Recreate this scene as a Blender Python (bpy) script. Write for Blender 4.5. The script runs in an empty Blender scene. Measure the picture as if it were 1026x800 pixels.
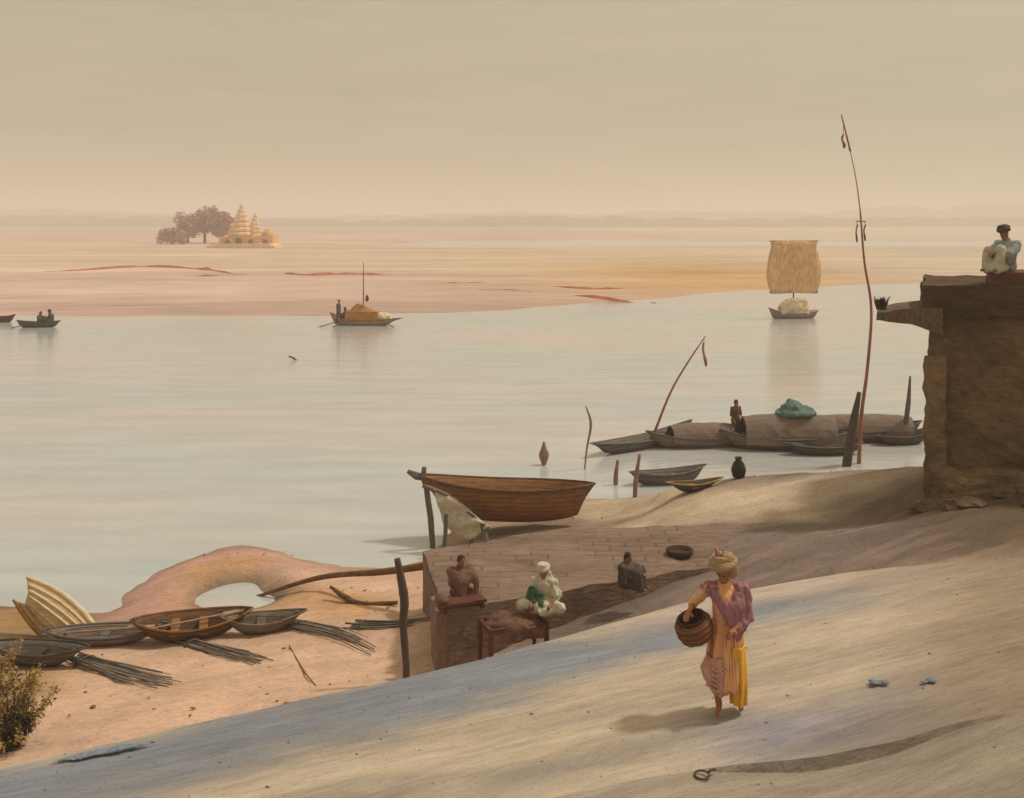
import bpy, bmesh, math, random
import numpy as np
from mathutils import Vector, Matrix, noise, Euler
random.seed(7); np.random.seed(7)
R = math.radians
S = bpy.context.scene
C = S.collection
F, CX, HY, EYE = 1100.0, 513.0, 222.0, 8.0     # focal length in photo pixels, principal column, horizon row, eye height

def at(px, py, d):
    return Vector(((px-CX)/F*d, d, EYE-(py-HY)/F*d))
def ground(px, py, z):
    d = (EYE-z)*F/(py-HY)
    return Vector(((px-CX)/F*d, d, z))

# ------------------------------------------------------------------ materials
def nd(nt, t, **kw):
    n = nt.nodes.new(t)
    for k, v in kw.items():
        if hasattr(n, k): setattr(n, k, v)
    return n
def mat(name, c1, c2=None, scale=3.0, stretch=(1,1,1), rough=0.85, bump=0.3, bscale=None, c3=None, coord='Object', translucent=0, seam=0, courses=None):
    m = bpy.data.materials.new(name); m.use_nodes = True
    nt = m.node_tree; nt.nodes.clear(); L = nt.links.new
    out = nd(nt, 'ShaderNodeOutputMaterial'); b = nd(nt, 'ShaderNodeBsdfPrincipled')
    b.inputs['Roughness'].default_value = rough
    b.inputs['Specular IOR Level'].default_value = 0.25
    tc = nd(nt, 'ShaderNodeTexCoord'); mp = nd(nt, 'ShaderNodeMapping')
    mp.inputs['Scale'].default_value = stretch
    L(tc.outputs[coord], mp.inputs['Vector'])
    nz = nd(nt, 'ShaderNodeTexNoise'); nz.inputs['Scale'].default_value = scale; nz.inputs['Detail'].default_value = 8
    nz.inputs['Roughness'].default_value = 0.62; nz.inputs['Distortion'].default_value = 0.4
    L(mp.outputs[0], nz.inputs['Vector'])
    c2 = c2 or tuple(x*0.75 for x in c1)
    cr = nd(nt, 'ShaderNodeValToRGB')
    e = cr.color_ramp.elements
    e[0].position = .32; e[0].color = (*c2, 1); e[1].position = .66; e[1].color = (*c1, 1)
    if c3:
        q = e.new(.8); q.color = (*c3, 1)
    L(nz.outputs['Fac'], cr.inputs['Fac'])
    col = cr.outputs['Color']
    # small wear and grime of its own
    n2 = nd(nt, 'ShaderNodeTexNoise'); n2.inputs['Scale'].default_value = scale*7; n2.inputs['Detail'].default_value = 4
    L(mp.outputs[0], n2.inputs['Vector'])
    mr = nd(nt, 'ShaderNodeMapRange'); mr.inputs['From Min'].default_value = .3; mr.inputs['From Max'].default_value = .7
    mr.inputs['To Min'].default_value = .78; mr.inputs['To Max'].default_value = 1.18
    L(n2.outputs['Fac'], mr.inputs['Value'])
    mx = nd(nt, 'ShaderNodeMix', data_type='RGBA', blend_type='MULTIPLY'); mx.inputs[0].default_value = 1
    L(col, mx.inputs[6]); L(mr.outputs[0], mx.inputs[7])
    def times(src, fac):
        q = nd(nt, 'ShaderNodeMix', data_type='RGBA', blend_type='MULTIPLY'); q.inputs[0].default_value = 1; L(src, q.inputs[6]); L(fac, q.inputs[7]); return q
    def math_(op, a_, b_=None, c_=None):
        q = nd(nt, 'ShaderNodeMath', operation=op)
        for i_, v_ in enumerate((a_, b_, c_)):
            if v_ is None: continue
            if isinstance(v_, (int, float)): q.inputs[i_].default_value = v_
            else: L(v_, q.inputs[i_])
        return q.outputs[0]
    if seam:                                              # joints between hull planks
        sx = nd(nt, 'ShaderNodeSeparateXYZ'); L(tc.outputs['Object'], sx.inputs[0])
        wv = math_('MULTIPLY_ADD', nz.outputs['Fac'], .02, sx.outputs['Z'])
        fr = math_('FRACT', math_('DIVIDE', wv, seam)); ln = math_('LESS_THAN', fr, .13)
        mx = times(mx.outputs[2], math_('MULTIPLY_ADD', ln, -.5, 1.0))
    if courses:                                           # worn masonry joints, partly plastered over
        ge = nd(nt, 'ShaderNodeNewGeometry'); sn = nd(nt, 'ShaderNodeSeparateXYZ'); L(ge.outputs['Normal'], sn.inputs[0])
        sx = nd(nt, 'ShaderNodeSeparateXYZ'); L(tc.outputs['Object'], sx.inputs[0])
        top = math_('GREATER_THAN', sn.outputs['Z'], .6)
        v_ = math_('ADD', math_('MULTIPLY', top, sx.outputs['Y']), math_('MULTIPLY', math_('SUBTRACT', 1.0, top), sx.outputs['Z']))
        cb = nd(nt, 'ShaderNodeCombineXYZ'); L(math_('MULTIPLY_ADD', nz.outputs['Fac'], .10, math_('ADD', sx.outputs['X'], math_('MULTIPLY', math_('SUBTRACT', 1.0, top), sx.outputs['Y']))), cb.inputs[0]); L(math_('MULTIPLY_ADD', nz.outputs['Fac'], .10, v_), cb.inputs[1])
        bk = nd(nt, 'ShaderNodeTexBrick'); bk.inputs['Scale'].default_value = 1; bk.inputs['Brick Width'].default_value = courses[0]; bk.inputs['Row Height'].default_value = courses[1]; bk.inputs['Mortar Size'].default_value = courses[2]; bk.inputs['Mortar Smooth'].default_value = .6
        L(cb.outputs[0], bk.inputs['Vector'])
        bk.inputs['Color1'].default_value = (.82,.82,.82,1); bk.inputs['Color2'].default_value = (1.12,1.10,1.06,1); bk.inputs['Mortar'].default_value = (.45,.43,.42,1)
        mk = nd(nt, 'ShaderNodeTexNoise'); mk.inputs['Scale'].default_value = 1.1; mk.inputs['Detail'].default_value = 5; L(tc.outputs['Object'], mk.inputs['Vector'])
        mm = nd(nt, 'ShaderNodeMapRange'); mm.inputs['From Min'].default_value = .44; mm.inputs['From Max'].default_value = .58; mm.inputs['To Max'].default_value = courses[3]; L(mk.outputs['Fac'], mm.inputs['Value'])
        wb = nd(nt, 'ShaderNodeMix', data_type='RGBA'); L(mm.outputs[0], wb.inputs[0]); wb.inputs[6].default_value = (1,1,1,1); L(bk.outputs['Color'], wb.inputs[7])
        mx = times(mx.outputs[2], wb.outputs[2])
    L(mx.outputs[2], b.inputs['Base Color'])
    if bump:
        n3 = nd(nt, 'ShaderNodeTexNoise'); n3.inputs['Scale'].default_value = bscale or scale*5; n3.inputs['Detail'].default_value = 6
        L(mp.outputs[0], n3.inputs['Vector'])
        bp = nd(nt, 'ShaderNodeBump'); bp.inputs['Strength'].default_value = bump; bp.inputs['Distance'].default_value = .04
        L(n3.outputs['Fac'], bp.inputs['Height']); L(bp.outputs[0], b.inputs['Normal'])
    if translucent:
        tr = nd(nt, 'ShaderNodeBsdfTranslucent'); L(mx.outputs[2], tr.inputs['Color'])
        ms = nd(nt, 'ShaderNodeMixShader'); ms.inputs[0].default_value = translucent
        L(b.outputs[0], ms.inputs[1]); L(tr.outputs[0], ms.inputs[2]); L(ms.outputs[0], out.inputs[0])
    else:
        L(b.outputs[0], out.inputs[0])
    return m

M = {}
M['brown_wood'] = mat('brown_wood', (.34,.155,.052), (.19,.082,.030), 2.2, (1,6,9), .6, .5, seam=.12)
M['dark_wood'] = mat('dark_wood', (.125,.095,.072), (.070,.053,.042), 2.5, (1,6,8), .7, .5, seam=.12)
M['grey_wood'] = mat('grey_wood', (.28,.215,.165), (.155,.120,.096), 2.2, (1,6,8), .8, .5, seam=.12)
M['slate_wood'] = mat('slate_wood', (.19,.168,.148), (.11,.098,.088), 2.2, (1,6,8), .8, .5, seam=.12)
M['umber_wood'] = mat('umber_wood', (.21,.108,.048), (.095,.050,.026), 2.4, (1,6,9), .6, .5, seam=.12)
M['post_dark'] = mat('post_dark', (.125,.095,.072), (.06,.045,.036), 3, (7,7,1), .8, .7)
M['post_slate'] = mat('post_slate', (.19,.165,.14), (.10,.088,.078), 3, (7,7,1), .8, .7)
M['pennant_cloth'] = mat('pennant_cloth', (.36,.15,.14), (.22,.09,.09), 6, (1,1,.4), .9, .3)
M['red_wood'] = mat('red_wood', (.150,.050,.030), (.070,.026,.018), 3, (1,5,7), .7, .4)
M['bamboo_red'] = mat('bamboo_red', (.42,.17,.14), (.27,.11,.09), 3, (3,3,1), .6, .2)
M['bamboo_pale'] = mat('bamboo_pale', (.42,.30,.20), (.30,.20,.14), 3, (3,3,1), .6, .2)
M['bamboo_brown'] = mat('bamboo_brown', (.24,.12,.045), (.12,.055,.025), 3, (1,3,3), .6, .3)
M['pink_wood'] = mat('pink_wood', (.34,.22,.17), (.22,.13,.10), 4, (3,3,1), .8, .3)
M['cream_plank'] = mat('cream_plank', (.84,.72,.52), (.62,.48,.28), 2.5, (1,6,6), .7, .5)
M['pale_plank'] = mat('pale_plank', (.74,.55,.30), (.50,.33,.14), 2.5, (1,7,7), .7, .5)
M['ochre_plank'] = mat('ochre_plank', (.50,.31,.12), (.30,.17,.06), 2.5, (1,7,7), .7, .5)
M['white_cloth'] = mat('white_cloth', (.62,.58,.46), (.42,.40,.32), 6, (1,1,1), .9, .4)
M['grey_cloth'] = mat('grey_cloth', (.34,.35,.31), (.19,.20,.19), 6, (1,1,1), .9, .4)
M['bluegrey_cloth'] = mat('bluegrey_cloth', (.40,.42,.42), (.22,.25,.27), 7, (1,1,1), .9, .4)
M['teal_cloth'] = mat('teal_cloth', (.16,.24,.23), (.08,.14,.14), 6, (1,1,1), .9, .4)
M['green_cloth'] = mat('green_cloth', (.07,.15,.07), (.03,.07,.04), 9, (1,1,1), .9, .4)
M['mauve_cloth'] = mat('mauve_cloth', (.45,.22,.25), (.29,.13,.16), 5, (3,3,1), .85, .5)
M['peach_cloth'] = mat('peach_cloth', (.84,.47,.25), (.72,.34,.16), 5, (4,4,1), .85, .4)
M['yellow_cloth'] = mat('yellow_cloth', (.85,.48,.05), (.72,.34,.03), 5, (4,4,1), .85, .4)
M['pink_cloth'] = mat('pink_cloth', (.66,.37,.31), (.48,.24,.20), 5, (4,4,1), .85, .4)
M['beige_cloth'] = mat('beige_cloth', (.46,.31,.18), (.33,.21,.12), 7, (1,1,5), .9, .5)
M['brown_cloth'] = mat('brown_cloth', (.20,.105,.066), (.095,.052,.036), 6, (1,1,1), .9, .4)
M['orange_cloth'] = mat('orange_cloth', (.62,.30,.07), (.42,.19,.05), 5, (1,1,1), .9, .3, translucent=.2)
M['dark_cloth'] = mat('dark_cloth', (.11,.088,.070), (.060,.048,.040), 6, (1,1,1), .9, .3)
M['blue_cloth'] = mat('blue_cloth', (.22,.27,.33), (.15,.185,.24), 6, (1,1,1), .9, .3)
M['sail'] = mat('sail', (.86,.66,.40), (.80,.58,.32), .5, (2,2,.5), .9, .06, translucent=.5)
M['skin'] = mat('skin', (.36,.16,.075), (.26,.11,.05), 9, rough=.6, bump=.05)
M['skin_light'] = mat('skin_light', (.40,.17,.075), (.30,.12,.05), 9, rough=.6, bump=.05)
M['eye'] = mat('eye', (.03,.02,.015), (.02,.015,.01), 9, rough=.3, bump=0)
M['hair'] = mat('hair', (.035,.025,.02), (.02,.015,.012), 12, (1,1,4), .6, .4)
M['wicker'] = mat('wicker', (.36,.155,.07), (.19,.08,.036), 16, (1,1,3), .7, .7)
M['wicker_dark'] = mat('wicker_dark', (.10,.045,.025), (.05,.025,.015), 16, (1,1,3), .7, .7)
M['clay'] = mat('clay', (.035,.025,.02), (.02,.015,.012), 8, rough=.5, bump=.2)
M['pebble'] = mat('pebble', (.34,.28,.21), (.16,.135,.11), 2.5, rough=.95, bump=0)
M['litter'] = mat('litter', (.32,.22,.14), (.13,.085,.055), 2.5, rough=.95, bump=0)
M['iron'] = mat('iron', (.10,.075,.055), (.05,.035,.028), 18, rough=.6, bump=.4)
M['thatch'] = mat('thatch', (.33,.25,.195), (.19,.145,.115), 5, (8,1,2), .95, .8)
M['thatch_dark'] = mat('thatch_dark', (.26,.175,.12), (.12,.08,.055), 4, (6,1,2), .95, .8)
M['plaster'] = mat('plaster', (.225,.145,.080), (.115,.072,.040), .75, (1,1,1.7), .95, 1.0, 7, c3=(.35,.24,.13), courses=(.30,.10,.010,.45))
M['earth_render'] = mat('earth_render', (.28,.185,.10), (.14,.09,.05), .9, (1,1,1.4), .95, 1.0, 7, c3=(.50,.37,.20))
M['plaster_dark'] = mat('plaster_dark', (.115,.068,.040), (.066,.040,.024), 1.2, (1,1,3), .95, .8, 6, courses=(.30,.10,.010,.3))
M['parapet'] = mat('parapet', (.20,.085,.05), (.11,.05,.032), 2, (1,1,3), .95, .6, 8)
M['platform'] = mat('platform', (.27,.185,.14), (.165,.112,.088), .8, (.5,1.8,3), .95, .7, 7, c3=(.31,.21,.15), courses=(.62,.30,.03,.75))
M['platform_end'] = mat('platform_end', (.27,.19,.14), (.18,.12,.09), 1.5, (2,2,.6), .95, .6, 8, courses=(.5,.30,.03,.6))
M['temple_cream'] = mat('temple_cream', (.86,.66,.42), (.70,.44,.22), .35, (1,1,1), .95, .6, .9)
M['temple_orange'] = mat('temple_orange', (.76,.44,.22), (.58,.31,.16), .22, (1,1,1), .95, .6, .9)
M['temple_mauve'] = mat('temple_mauve', (.40,.20,.17), (.28,.14,.13), .12, (1,1,1), .95, .5, .6)
M['temple_dark'] = mat('temple_dark', (.16,.085,.06), (.10,.05,.04), .3, rough=.95)
M['grove'] = mat('grove', (.60,.29,.27), (.42,.21,.20), .12, rough=1, bump=0)
M['roof_red'] = mat('roof_red', (.46,.16,.13), (.34,.12,.10), .2, rough=.95)
M['hill'] = mat('hill', (.15,.12,.095), (.09,.075,.065), .004, (1,1,1), 1, 0)
M['red_earth'] = mat('red_earth', (.46,.13,.08), (.34,.10,.06), .12, (1,2,1), 1, .3)
M['leaf'] = mat('leaf', (.50,.34,.12), (.22,.14,.05), 1.6, rough=.8, bump=0, c3=(.62,.44,.17))
M['leaf_dark'] = mat('leaf_dark', (.10,.075,.035), (.05,.04,.022), 3, rough=.8, bump=0)
M['leaf_green'] = mat('leaf_green', (.10,.095,.05), (.05,.05,.03), 5, rough=.8, bump=0)

# ------------------------------------------------------------------ object helpers
def link_mesh(name, bm, m, parent=None, smooth=False, keep=False):
    me = bpy.data.meshes.new(name)
    bmesh.ops.recalc_face_normals(bm, faces=bm.faces) if not keep else None
    if smooth:
        for f in bm.faces: f.smooth = True
    bm.to_mesh(me); bm.free()
    o = bpy.data.objects.new(name, me); C.objects.link(o)
    for x in (m if isinstance(m, (list, tuple)) else [m]): me.materials.append(M[x] if isinstance(x, str) else x)
    if parent: o.parent = parent
    return o
def tag(o, label, cat, group=None):
    o['label'] = label; o['category'] = cat
    if group: o['group'] = group
    return o
def thing(name, label, cat, loc=(0,0,0), rz=0, group=None, rot=None):
    o = bpy.data.objects.new(name, None); C.objects.link(o)
    o.location = loc; o.rotation_euler = rot or (0,0,rz); o.empty_display_size = .2
    return tag(o, label, cat, group)
def structure(o):
    o['kind'] = 'structure'; return o
def add_box(bm, c, s, rot=None, jitter=0):
    r = bmesh.ops.create_cube(bm, size=1)
    mt = Matrix.Translation(c) @ (Euler(rot).to_matrix().to_4x4() if rot else Matrix.Identity(4)) @ Matrix.Diagonal((*s, 1))
    bmesh.ops.transform(bm, matrix=mt, verts=r['verts'])
    if jitter:
        for v in r['verts']: v.co += Vector([random.uniform(-jitter, jitter) for _ in range(3)])
    return r['verts']
def add_ell(bm, c, s, rot=None, seg=16):
    r = bmesh.ops.create_uvsphere(bm, u_segments=seg, v_segments=max(6, seg*2//3), radius=1)
    mt = Matrix.Translation(c) @ (rot.to_matrix().to_4x4() if isinstance(rot, (Euler,)) else (Euler(rot).to_matrix().to_4x4() if rot else Matrix.Identity(4))) @ Matrix.Diagonal((*s, 1))
    bmesh.ops.transform(bm, matrix=mt, verts=r['verts']); return r['verts']
def add_tube(bm, pts, rad, seg=8, cap=True):
    pts = [Vector(p) for p in pts]
    if not isinstance(rad, (list, tuple)): rad = [rad]*len(pts)
    rings = []; prev = None
    for i, p in enumerate(pts):
        t = (pts[min(i+1, len(pts)-1)]-pts[max(i-1, 0)]).normalized()
        if prev is None:
            a = Vector((0,0,1)) if abs(t.z) < .9 else Vector((1,0,0))
            u = t.cross(a).normalized()
        else:
            u = (prev-t*prev.dot(t)).normalized()
        prev = u; w = t.cross(u)
        rings.append([bm.verts.new(p+(u*math.cos(2*math.pi*k/seg)+w*math.sin(2*math.pi*k/seg))*rad[i]) for k in range(seg)])
    for a, b in zip(rings, rings[1:]):
        for k in range(seg):
            bm.faces.new((a[k], a[(k+1)%seg], b[(k+1)%seg], b[k]))
    if cap:
        bm.faces.new(rings[0][::-1]); bm.faces.new(rings[-1])
def capsule(bm, a, b, ra, rb):
    a = Vector(a); b = Vector(b)
    add_tube(bm, [a, a.lerp(b, .5), b], [ra, (ra+rb)/2, rb], 12)
    add_ell(bm, a, (ra,)*3, seg=12); add_ell(bm, b, (rb,)*3, seg=12)
def curve_pts(ctrl, n=6):
    """Catmull-Rom through the control points"""
    P = [Vector(p) for p in ctrl]; P = [P[0]*2-P[1]] + P + [P[-1]*2-P[-2]]
    out = []
    for i in range(1, len(P)-2):
        for k in range(n):
            t = k/n; a, b, c, d = P[i-1], P[i], P[i+1], P[i+2]
            out.append(.5*((2*b)+(c-a)*t+(2*a-5*b+4*c-d)*t*t+(-a+3*b-3*c+d)*t**3))
    out.append(P[-2]); return out
def loft(bm, rings, close=True, caps=True):
    vs = [[bm.verts.new(p) for p in r] for r in rings]
    n = len(vs[0])
    for a, b in zip(vs, vs[1:]):
        for k in range(n if close else n-1):
            bm.faces.new((a[k], a[(k+1)%n], b[(k+1)%n], b[k]))
    if caps and close:
        bm.faces.new(vs[0][::-1]); bm.faces.new(vs[-1])
    return vs
def lathe(bm, prof, c=(0,0,0), seg=20, sx=1, sy=1):
    c = Vector(c)
    loft(bm, [[c+Vector((r*sx*math.cos(2*math.pi*k/seg), r*sy*math.sin(2*math.pi*k/seg), z)) for k in range(seg)] for r, z in prof])
def remesh(bm, voxel, smooth=4):
    me = bpy.data.meshes.new('tmp'); bmesh.ops.recalc_face_normals(bm, faces=bm.faces); bm.to_mesh(me); bm.free()
    o = bpy.data.objects.new('tmp', me); C.objects.link(o)
    r = o.modifiers.new('r', 'REMESH'); r.mode = 'VOXEL'; r.voxel_size = voxel
    if smooth:
        s = o.modifiers.new('s', 'SMOOTH'); s.iterations = smooth; s.factor = .5
    dg = bpy.context.evaluated_depsgraph_get()
    m2 = bpy.data.meshes.new_from_object(o.evaluated_get(dg))
    bpy.data.objects.remove(o); bpy.data.meshes.remove(me)
    b2 = bmesh.new(); b2.from_mesh(m2); bpy.data.meshes.remove(m2)
    return b2
def wrinkle(bm, amp, sc, stretch=(1,1,1), seed=0):
    bm.normal_update()
    off = Vector((seed*3.7, seed*1.3, seed*2.1))
    for v in bm.verts:
        p = Vector((v.co.x*stretch[0], v.co.y*stretch[1], v.co.z*stretch[2]))*sc+off
        v.co += v.normal*amp*(noise.noise(p)+.5*noise.noise(p*2.3))
def subdiv_rough(bm, cuts, amp, sc, seed=0):
    bmesh.ops.subdivide_edges(bm, edges=bm.edges[:], cuts=cuts, use_grid_fill=True)
    off = Vector((seed, seed*2, seed*3))
    for v in bm.verts: v.co += noise.noise_vector(v.co*sc+off)*amp

# ------------------------------------------------------------------ terrain of the near bank (soil height and soil colour by survey points)
PE = [(-12,7.3),(-9,8.9),(-4.79,11.25),(-.83,13.5),(1.2,14.9),(2.72,16.0),(5.2,17.2),(7.92,17.9),(12,18.4),(20,19)]
def path_edge(x): return float(np.interp(x, [p[0] for p in PE], [p[1] for p in PE]))
PEACH=(.62,.42,.305); PINK=(.52,.30,.26); ORNG=(.58,.335,.165); TAN=(.50,.395,.285); MAUVE=(.200,.135,.100); DARK=(.115,.070,.038); OCH=(.33,.20,.075); GREYB=(.19,.15,.115)
pts = []
def sp(px, py, z, col): 
    p = ground(px, py, z); pts.append((p.x, p.y, z, col))
def wp(x, y, z, col): pts.append((x, y, z, col))
for px, py, z, c in [
    # peach beach
    (60,715,.65,PEACH),(150,735,.8,PEACH),(250,715,.75,PEACH),(350,690,.7,PEACH),(430,690,.75,PEACH),(400,640,.5,PEACH),(430,610,.4,PEACH),
    (330,640,.45,PEACH),(250,665,.45,PEACH),(160,680,.42,PEACH),(90,690,.45,PEACH),(20,690,.5,OCH),(10,655,.28,GREYB),(100,655,.28,PEACH),(30,625,.12,OCH),
    (380,590,.32,PEACH),(350,605,.34,ORNG),(420,575,.12,PEACH),(330,583,.12,PEACH),(110,632,.10,GREYB),
    # the curved spit and its pool
    (150,606,.16,PINK),(172,586,.26,PINK),(200,572,.32,ORNG),(240,562,.34,ORNG),(280,576,.3,PEACH),(305,596,.28,ORNG),(180,596,.14,ORNG),
    (205,561,.16,PINK),(245,553,.16,PINK),(290,567,.16,PINK),(165,580,.14,PINK),(140,600,.10,PINK),
    (226,596,-.14,GREYB),(246,594,-.14,GREYB),(206,603,-.10,GREYB),(266,603,-.10,GREYB),(236,606,-.12,GREYB),(235,622,.2,PEACH),(200,625,.18,PEACH),(280,622,.24,PEACH),
    # shore line
    (0,606,0,OCH),(60,612,0,OCH),(115,610,-.02,PINK),(140,584,-.03,PINK),(185,560,-.03,PINK),(240,546,-.02,PINK),(300,558,-.03,PEACH),(360,568,-.02,PEACH),(420,558,-.03,PEACH),(440,545,-.02,PEACH),(455,530,0,MAUVE),
    # water beyond
    (0,580,-.4,OCH),(80,580,-.4,OCH),(160,550,-.4,PINK),(240,530,-.4,PINK),(330,540,-.4,PEACH),(400,530,-.4,PEACH),(420,500,-.6,PEACH),(300,480,-1,PEACH),(100,500,-1,PEACH),(500,480,-.5,TAN),(560,470,-.6,TAN),(640,470,-.6,TAN),
    # under the trestle and the brown boat
    (470,550,.15,PEACH),(500,535,.28,MAUVE),(560,522,.34,MAUVE),(600,515,.35,TAN),(590,500,.0,TAN),
    (632,500,.03,TAN),(650,508,.75,TAN),(665,495,1.05,TAN),(690,489,1.25,TAN),(670,510,1.15,TAN),(700,500,1.4,TAN),(700,515,1.42,TAN),(700,530,1.45,MAUVE),(800,500,1.65,TAN),(800,520,1.6,TAN),(900,500,1.95,TAN),(740,480,1.5,GREYB),(800,475,1.7,GREYB),(870,471,1.9,GREYB),(930,468,2.1,GREYB),(760,505,1.55,TAN),(860,515,1.8,TAN),(900,520,1.92,TAN),(620,525,.6,MAUVE),
    (935,485,2.3,OCH),(960,510,2.4,DARK),(940,530,2.35,DARK),(1010,520,2.45,DARK),(1000,545,2.42,DARK),(920,545,2.25,MAUVE)]: sp(px, py, z, c)
for x, y, z, c in [(-6,50,-1.2,PEACH),(6,40,-1.2,TAN),(14,40,-1,TAN),(25,36,-.6,TAN),(0,37,-1.2,TAN),(5,36,-.8,TAN),(9,34.5,-.5,TAN),(7,33.2,-.1,GREYB),(9.5,31,.4,OCH),(12,32,.5,OCH),(17,30,1.6,OCH),
    (9.3,24,2.35,DARK),(14,24,2.5,DARK),(20,24,2.8,DARK),(12,20,2.44,DARK),(8,19.5,2.36,MAUVE),(7,20.2,2.25,MAUVE),(5,19.5,1.8,MAUVE),(4,19.3,1.6,MAUVE),(1,18.2,.95,MAUVE),(-1,17.6,.5,PEACH),(-2.2,19.5,.36,PEACH),
    (2.5,17.6,1.2,MAUVE),(5,18,1.9,MAUVE),(8,18,2.42,MAUVE),(-.5,20,.8,MAUVE),(1,24,.8,MAUVE),(4,24,1.45,TAN),(7,23,1.72,MAUVE),(4.4,31.2,.35,TAN),(5.2,30.6,.6,TAN),(7,30,.9,GREYB),
    (-1,13.5,1.2,PEACH),(-5,11,1.0,PEACH),(-10,9,1.0,PEACH),(2,14,1.4,TAN),(6,15,1.9,TAN),(10,14,2.0,TAN),(0,6,1.4,TAN),(10,6,1.8,TAN),(-10,5,1.2,TAN),(20,10,2.2,TAN),(-16,12,.7,OCH),(-14,18,.3,OCH),(-13,20,.12,OCH),(-15,23,-.05,OCH),(-16,30,-.8,OCH),(-24,20,.3,OCH),(-24,12,.8,OCH),(24,18,2.6,DARK)]: wp(x, y, z, c)
A = np.array([(p[0], p[1]) for p in pts]); Z = np.array([p[2] for p in pts]); COL = np.array([p[3] for p in pts])
def kern(r): return np.sqrt(r*r+.12)
K = kern(np.linalg.norm(A[:,None]-A[None], axis=2)); n = len(A)
KK = np.zeros((n+1, n+1)); KK[:n,:n] = K + np.eye(n)*-.02; KK[:n,n] = 1; KK[n,:n] = 1
WZ = np.linalg.solve(KK, np.append(Z, 0))
def heights(X, Y):
    r = np.sqrt((X[:,None]-A[None,:,0])**2+(Y[:,None]-A[None,:,1])**2)
    z = kern(r)@WZ[:n]+WZ[n]
    w = 1/(r**3+.05); w /= w.sum(1, keepdims=True)
    return z, w@COL
def height(x, y):
    z, _ = heights(np.array([float(x)]), np.array([float(y)])); return float(z[0])

def color_ground_mat(name, scale=.5, stretch=(1,2.2,1), bump=.5, speck=14, rot=24, cool=(.40,.29,.22), coolf=.45, grit=13, gritf=.80):
    m = bpy.data.materials.new(name); m.use_nodes = True; nt = m.node_tree; L = nt.links.new
    b = nt.nodes['Principled BSDF']; b.inputs['Roughness'].default_value = .95; b.inputs['Specular IOR Level'].default_value = .15
    at_ = nd(nt, 'ShaderNodeVertexColor'); at_.layer_name = 'soil'
    g = nd(nt, 'ShaderNodeNewGeometry'); mp = nd(nt, 'ShaderNodeMapping'); mp.inputs['Scale'].default_value = stretch
    ro = nd(nt, 'ShaderNodeMapping'); ro.inputs['Rotation'].default_value = (0,0,R(-rot)); L(g.outputs['Position'], ro.inputs['Vector'])
    L(ro.outputs[0], mp.inputs['Vector'])
    prev = at_.outputs['Color']
    for sc, lo, hi, det in ((scale, .74, 1.22, 7), (scale*speck, .82, 1.14, 5)):
        nz = nd(nt, 'ShaderNodeTexNoise'); nz.inputs['Scale'].default_value = sc; nz.inputs['Detail'].default_value = det; nz.inputs['Roughness'].default_value = .65
        L(mp.outputs[0], nz.inputs['Vector'])
        mr = nd(nt, 'ShaderNodeMapRange'); mr.inputs['From Min'].default_value = .3; mr.inputs['From Max'].default_value = .7; mr.inputs['To Min'].default_value = lo; mr.inputs['To Max'].default_value = hi
        L(nz.outputs['Fac'], mr.inputs['Value'])
        mx = nd(nt, 'ShaderNodeMix', data_type='RGBA', blend_type='MULTIPLY'); mx.inputs[0].default_value = 1
        L(prev, mx.inputs[6]); L(mr.outputs[0], mx.inputs[7]); prev = mx.outputs[2]
    # cool dry streaks
    nz = nd(nt, 'ShaderNodeTexNoise'); nz.inputs['Scale'].default_value = scale*1.4; nz.inputs['Detail'].default_value = 6
    mp2 = nd(nt, 'ShaderNodeMapping'); mp2.inputs['Scale'].default_value = (.5,3.5,1); mp2.inputs['Location'].default_value = (7,3,1)
    L(ro.outputs[0], mp2.inputs['Vector']); L(mp2.outputs[0], nz.inputs['Vector'])
    mr = nd(nt, 'ShaderNodeMapRange'); mr.inputs['From Min'].default_value = .52; mr.inputs['From Max'].default_value = .72; mr.inputs['To Max'].default_value = coolf
    L(nz.outputs['Fac'], mr.inputs['Value'])
    mx = nd(nt, 'ShaderNodeMix', data_type='RGBA'); L(mr.outputs[0], mx.inputs[0]); L(prev, mx.inputs[6]); mx.inputs[7].default_value = (*cool,1)
    # scattered grit and pock marks
    gn = nd(nt, 'ShaderNodeTexNoise'); gn.inputs['Scale'].default_value = grit; gn.inputs['Detail'].default_value = 3; L(g.outputs['Position'], gn.inputs['Vector'])
    gr = nd(nt, 'ShaderNodeMapRange'); gr.inputs['From Min'].default_value = .34; gr.inputs['From Max'].default_value = .42; gr.inputs['To Min'].default_value = gritf; gr.inputs['To Max'].default_value = 1
    L(gn.outputs['Fac'], gr.inputs['Value'])
    m3 = nd(nt, 'ShaderNodeMix', data_type='RGBA', blend_type='MULTIPLY'); m3.inputs[0].default_value = 1; L(mx.outputs[2], m3.inputs[6]); L(gr.outputs[0], m3.inputs[7])
    L(m3.outputs[2], b.inputs['Base Color'])
    n3 = nd(nt, 'ShaderNodeTexNoise'); n3.inputs['Scale'].default_value = 9; n3.inputs['Detail'].default_value = 8; L(mp.outputs[0], n3.inputs['Vector'])
    bp = nd(nt, 'ShaderNodeBump'); bp.inputs['Strength'].default_value = bump; bp.inputs['Distance'].default_value = .05
    L(n3.outputs['Fac'], bp.inputs['Height']); L(bp.outputs[0], b.inputs['Normal'])
    return m
M['soil'] = color_ground_mat('soil')
M['path'] = color_ground_mat('path', .5, (.38,3.2,1), .7, 9, 27, (.30,.27,.235), .5, 34, .80)
M['far_sand'] = color_ground_mat('far_sand', .035, (.35,1.6,1), .2, 9, 3, (.56,.41,.30), .5, .3, .97)

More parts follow.
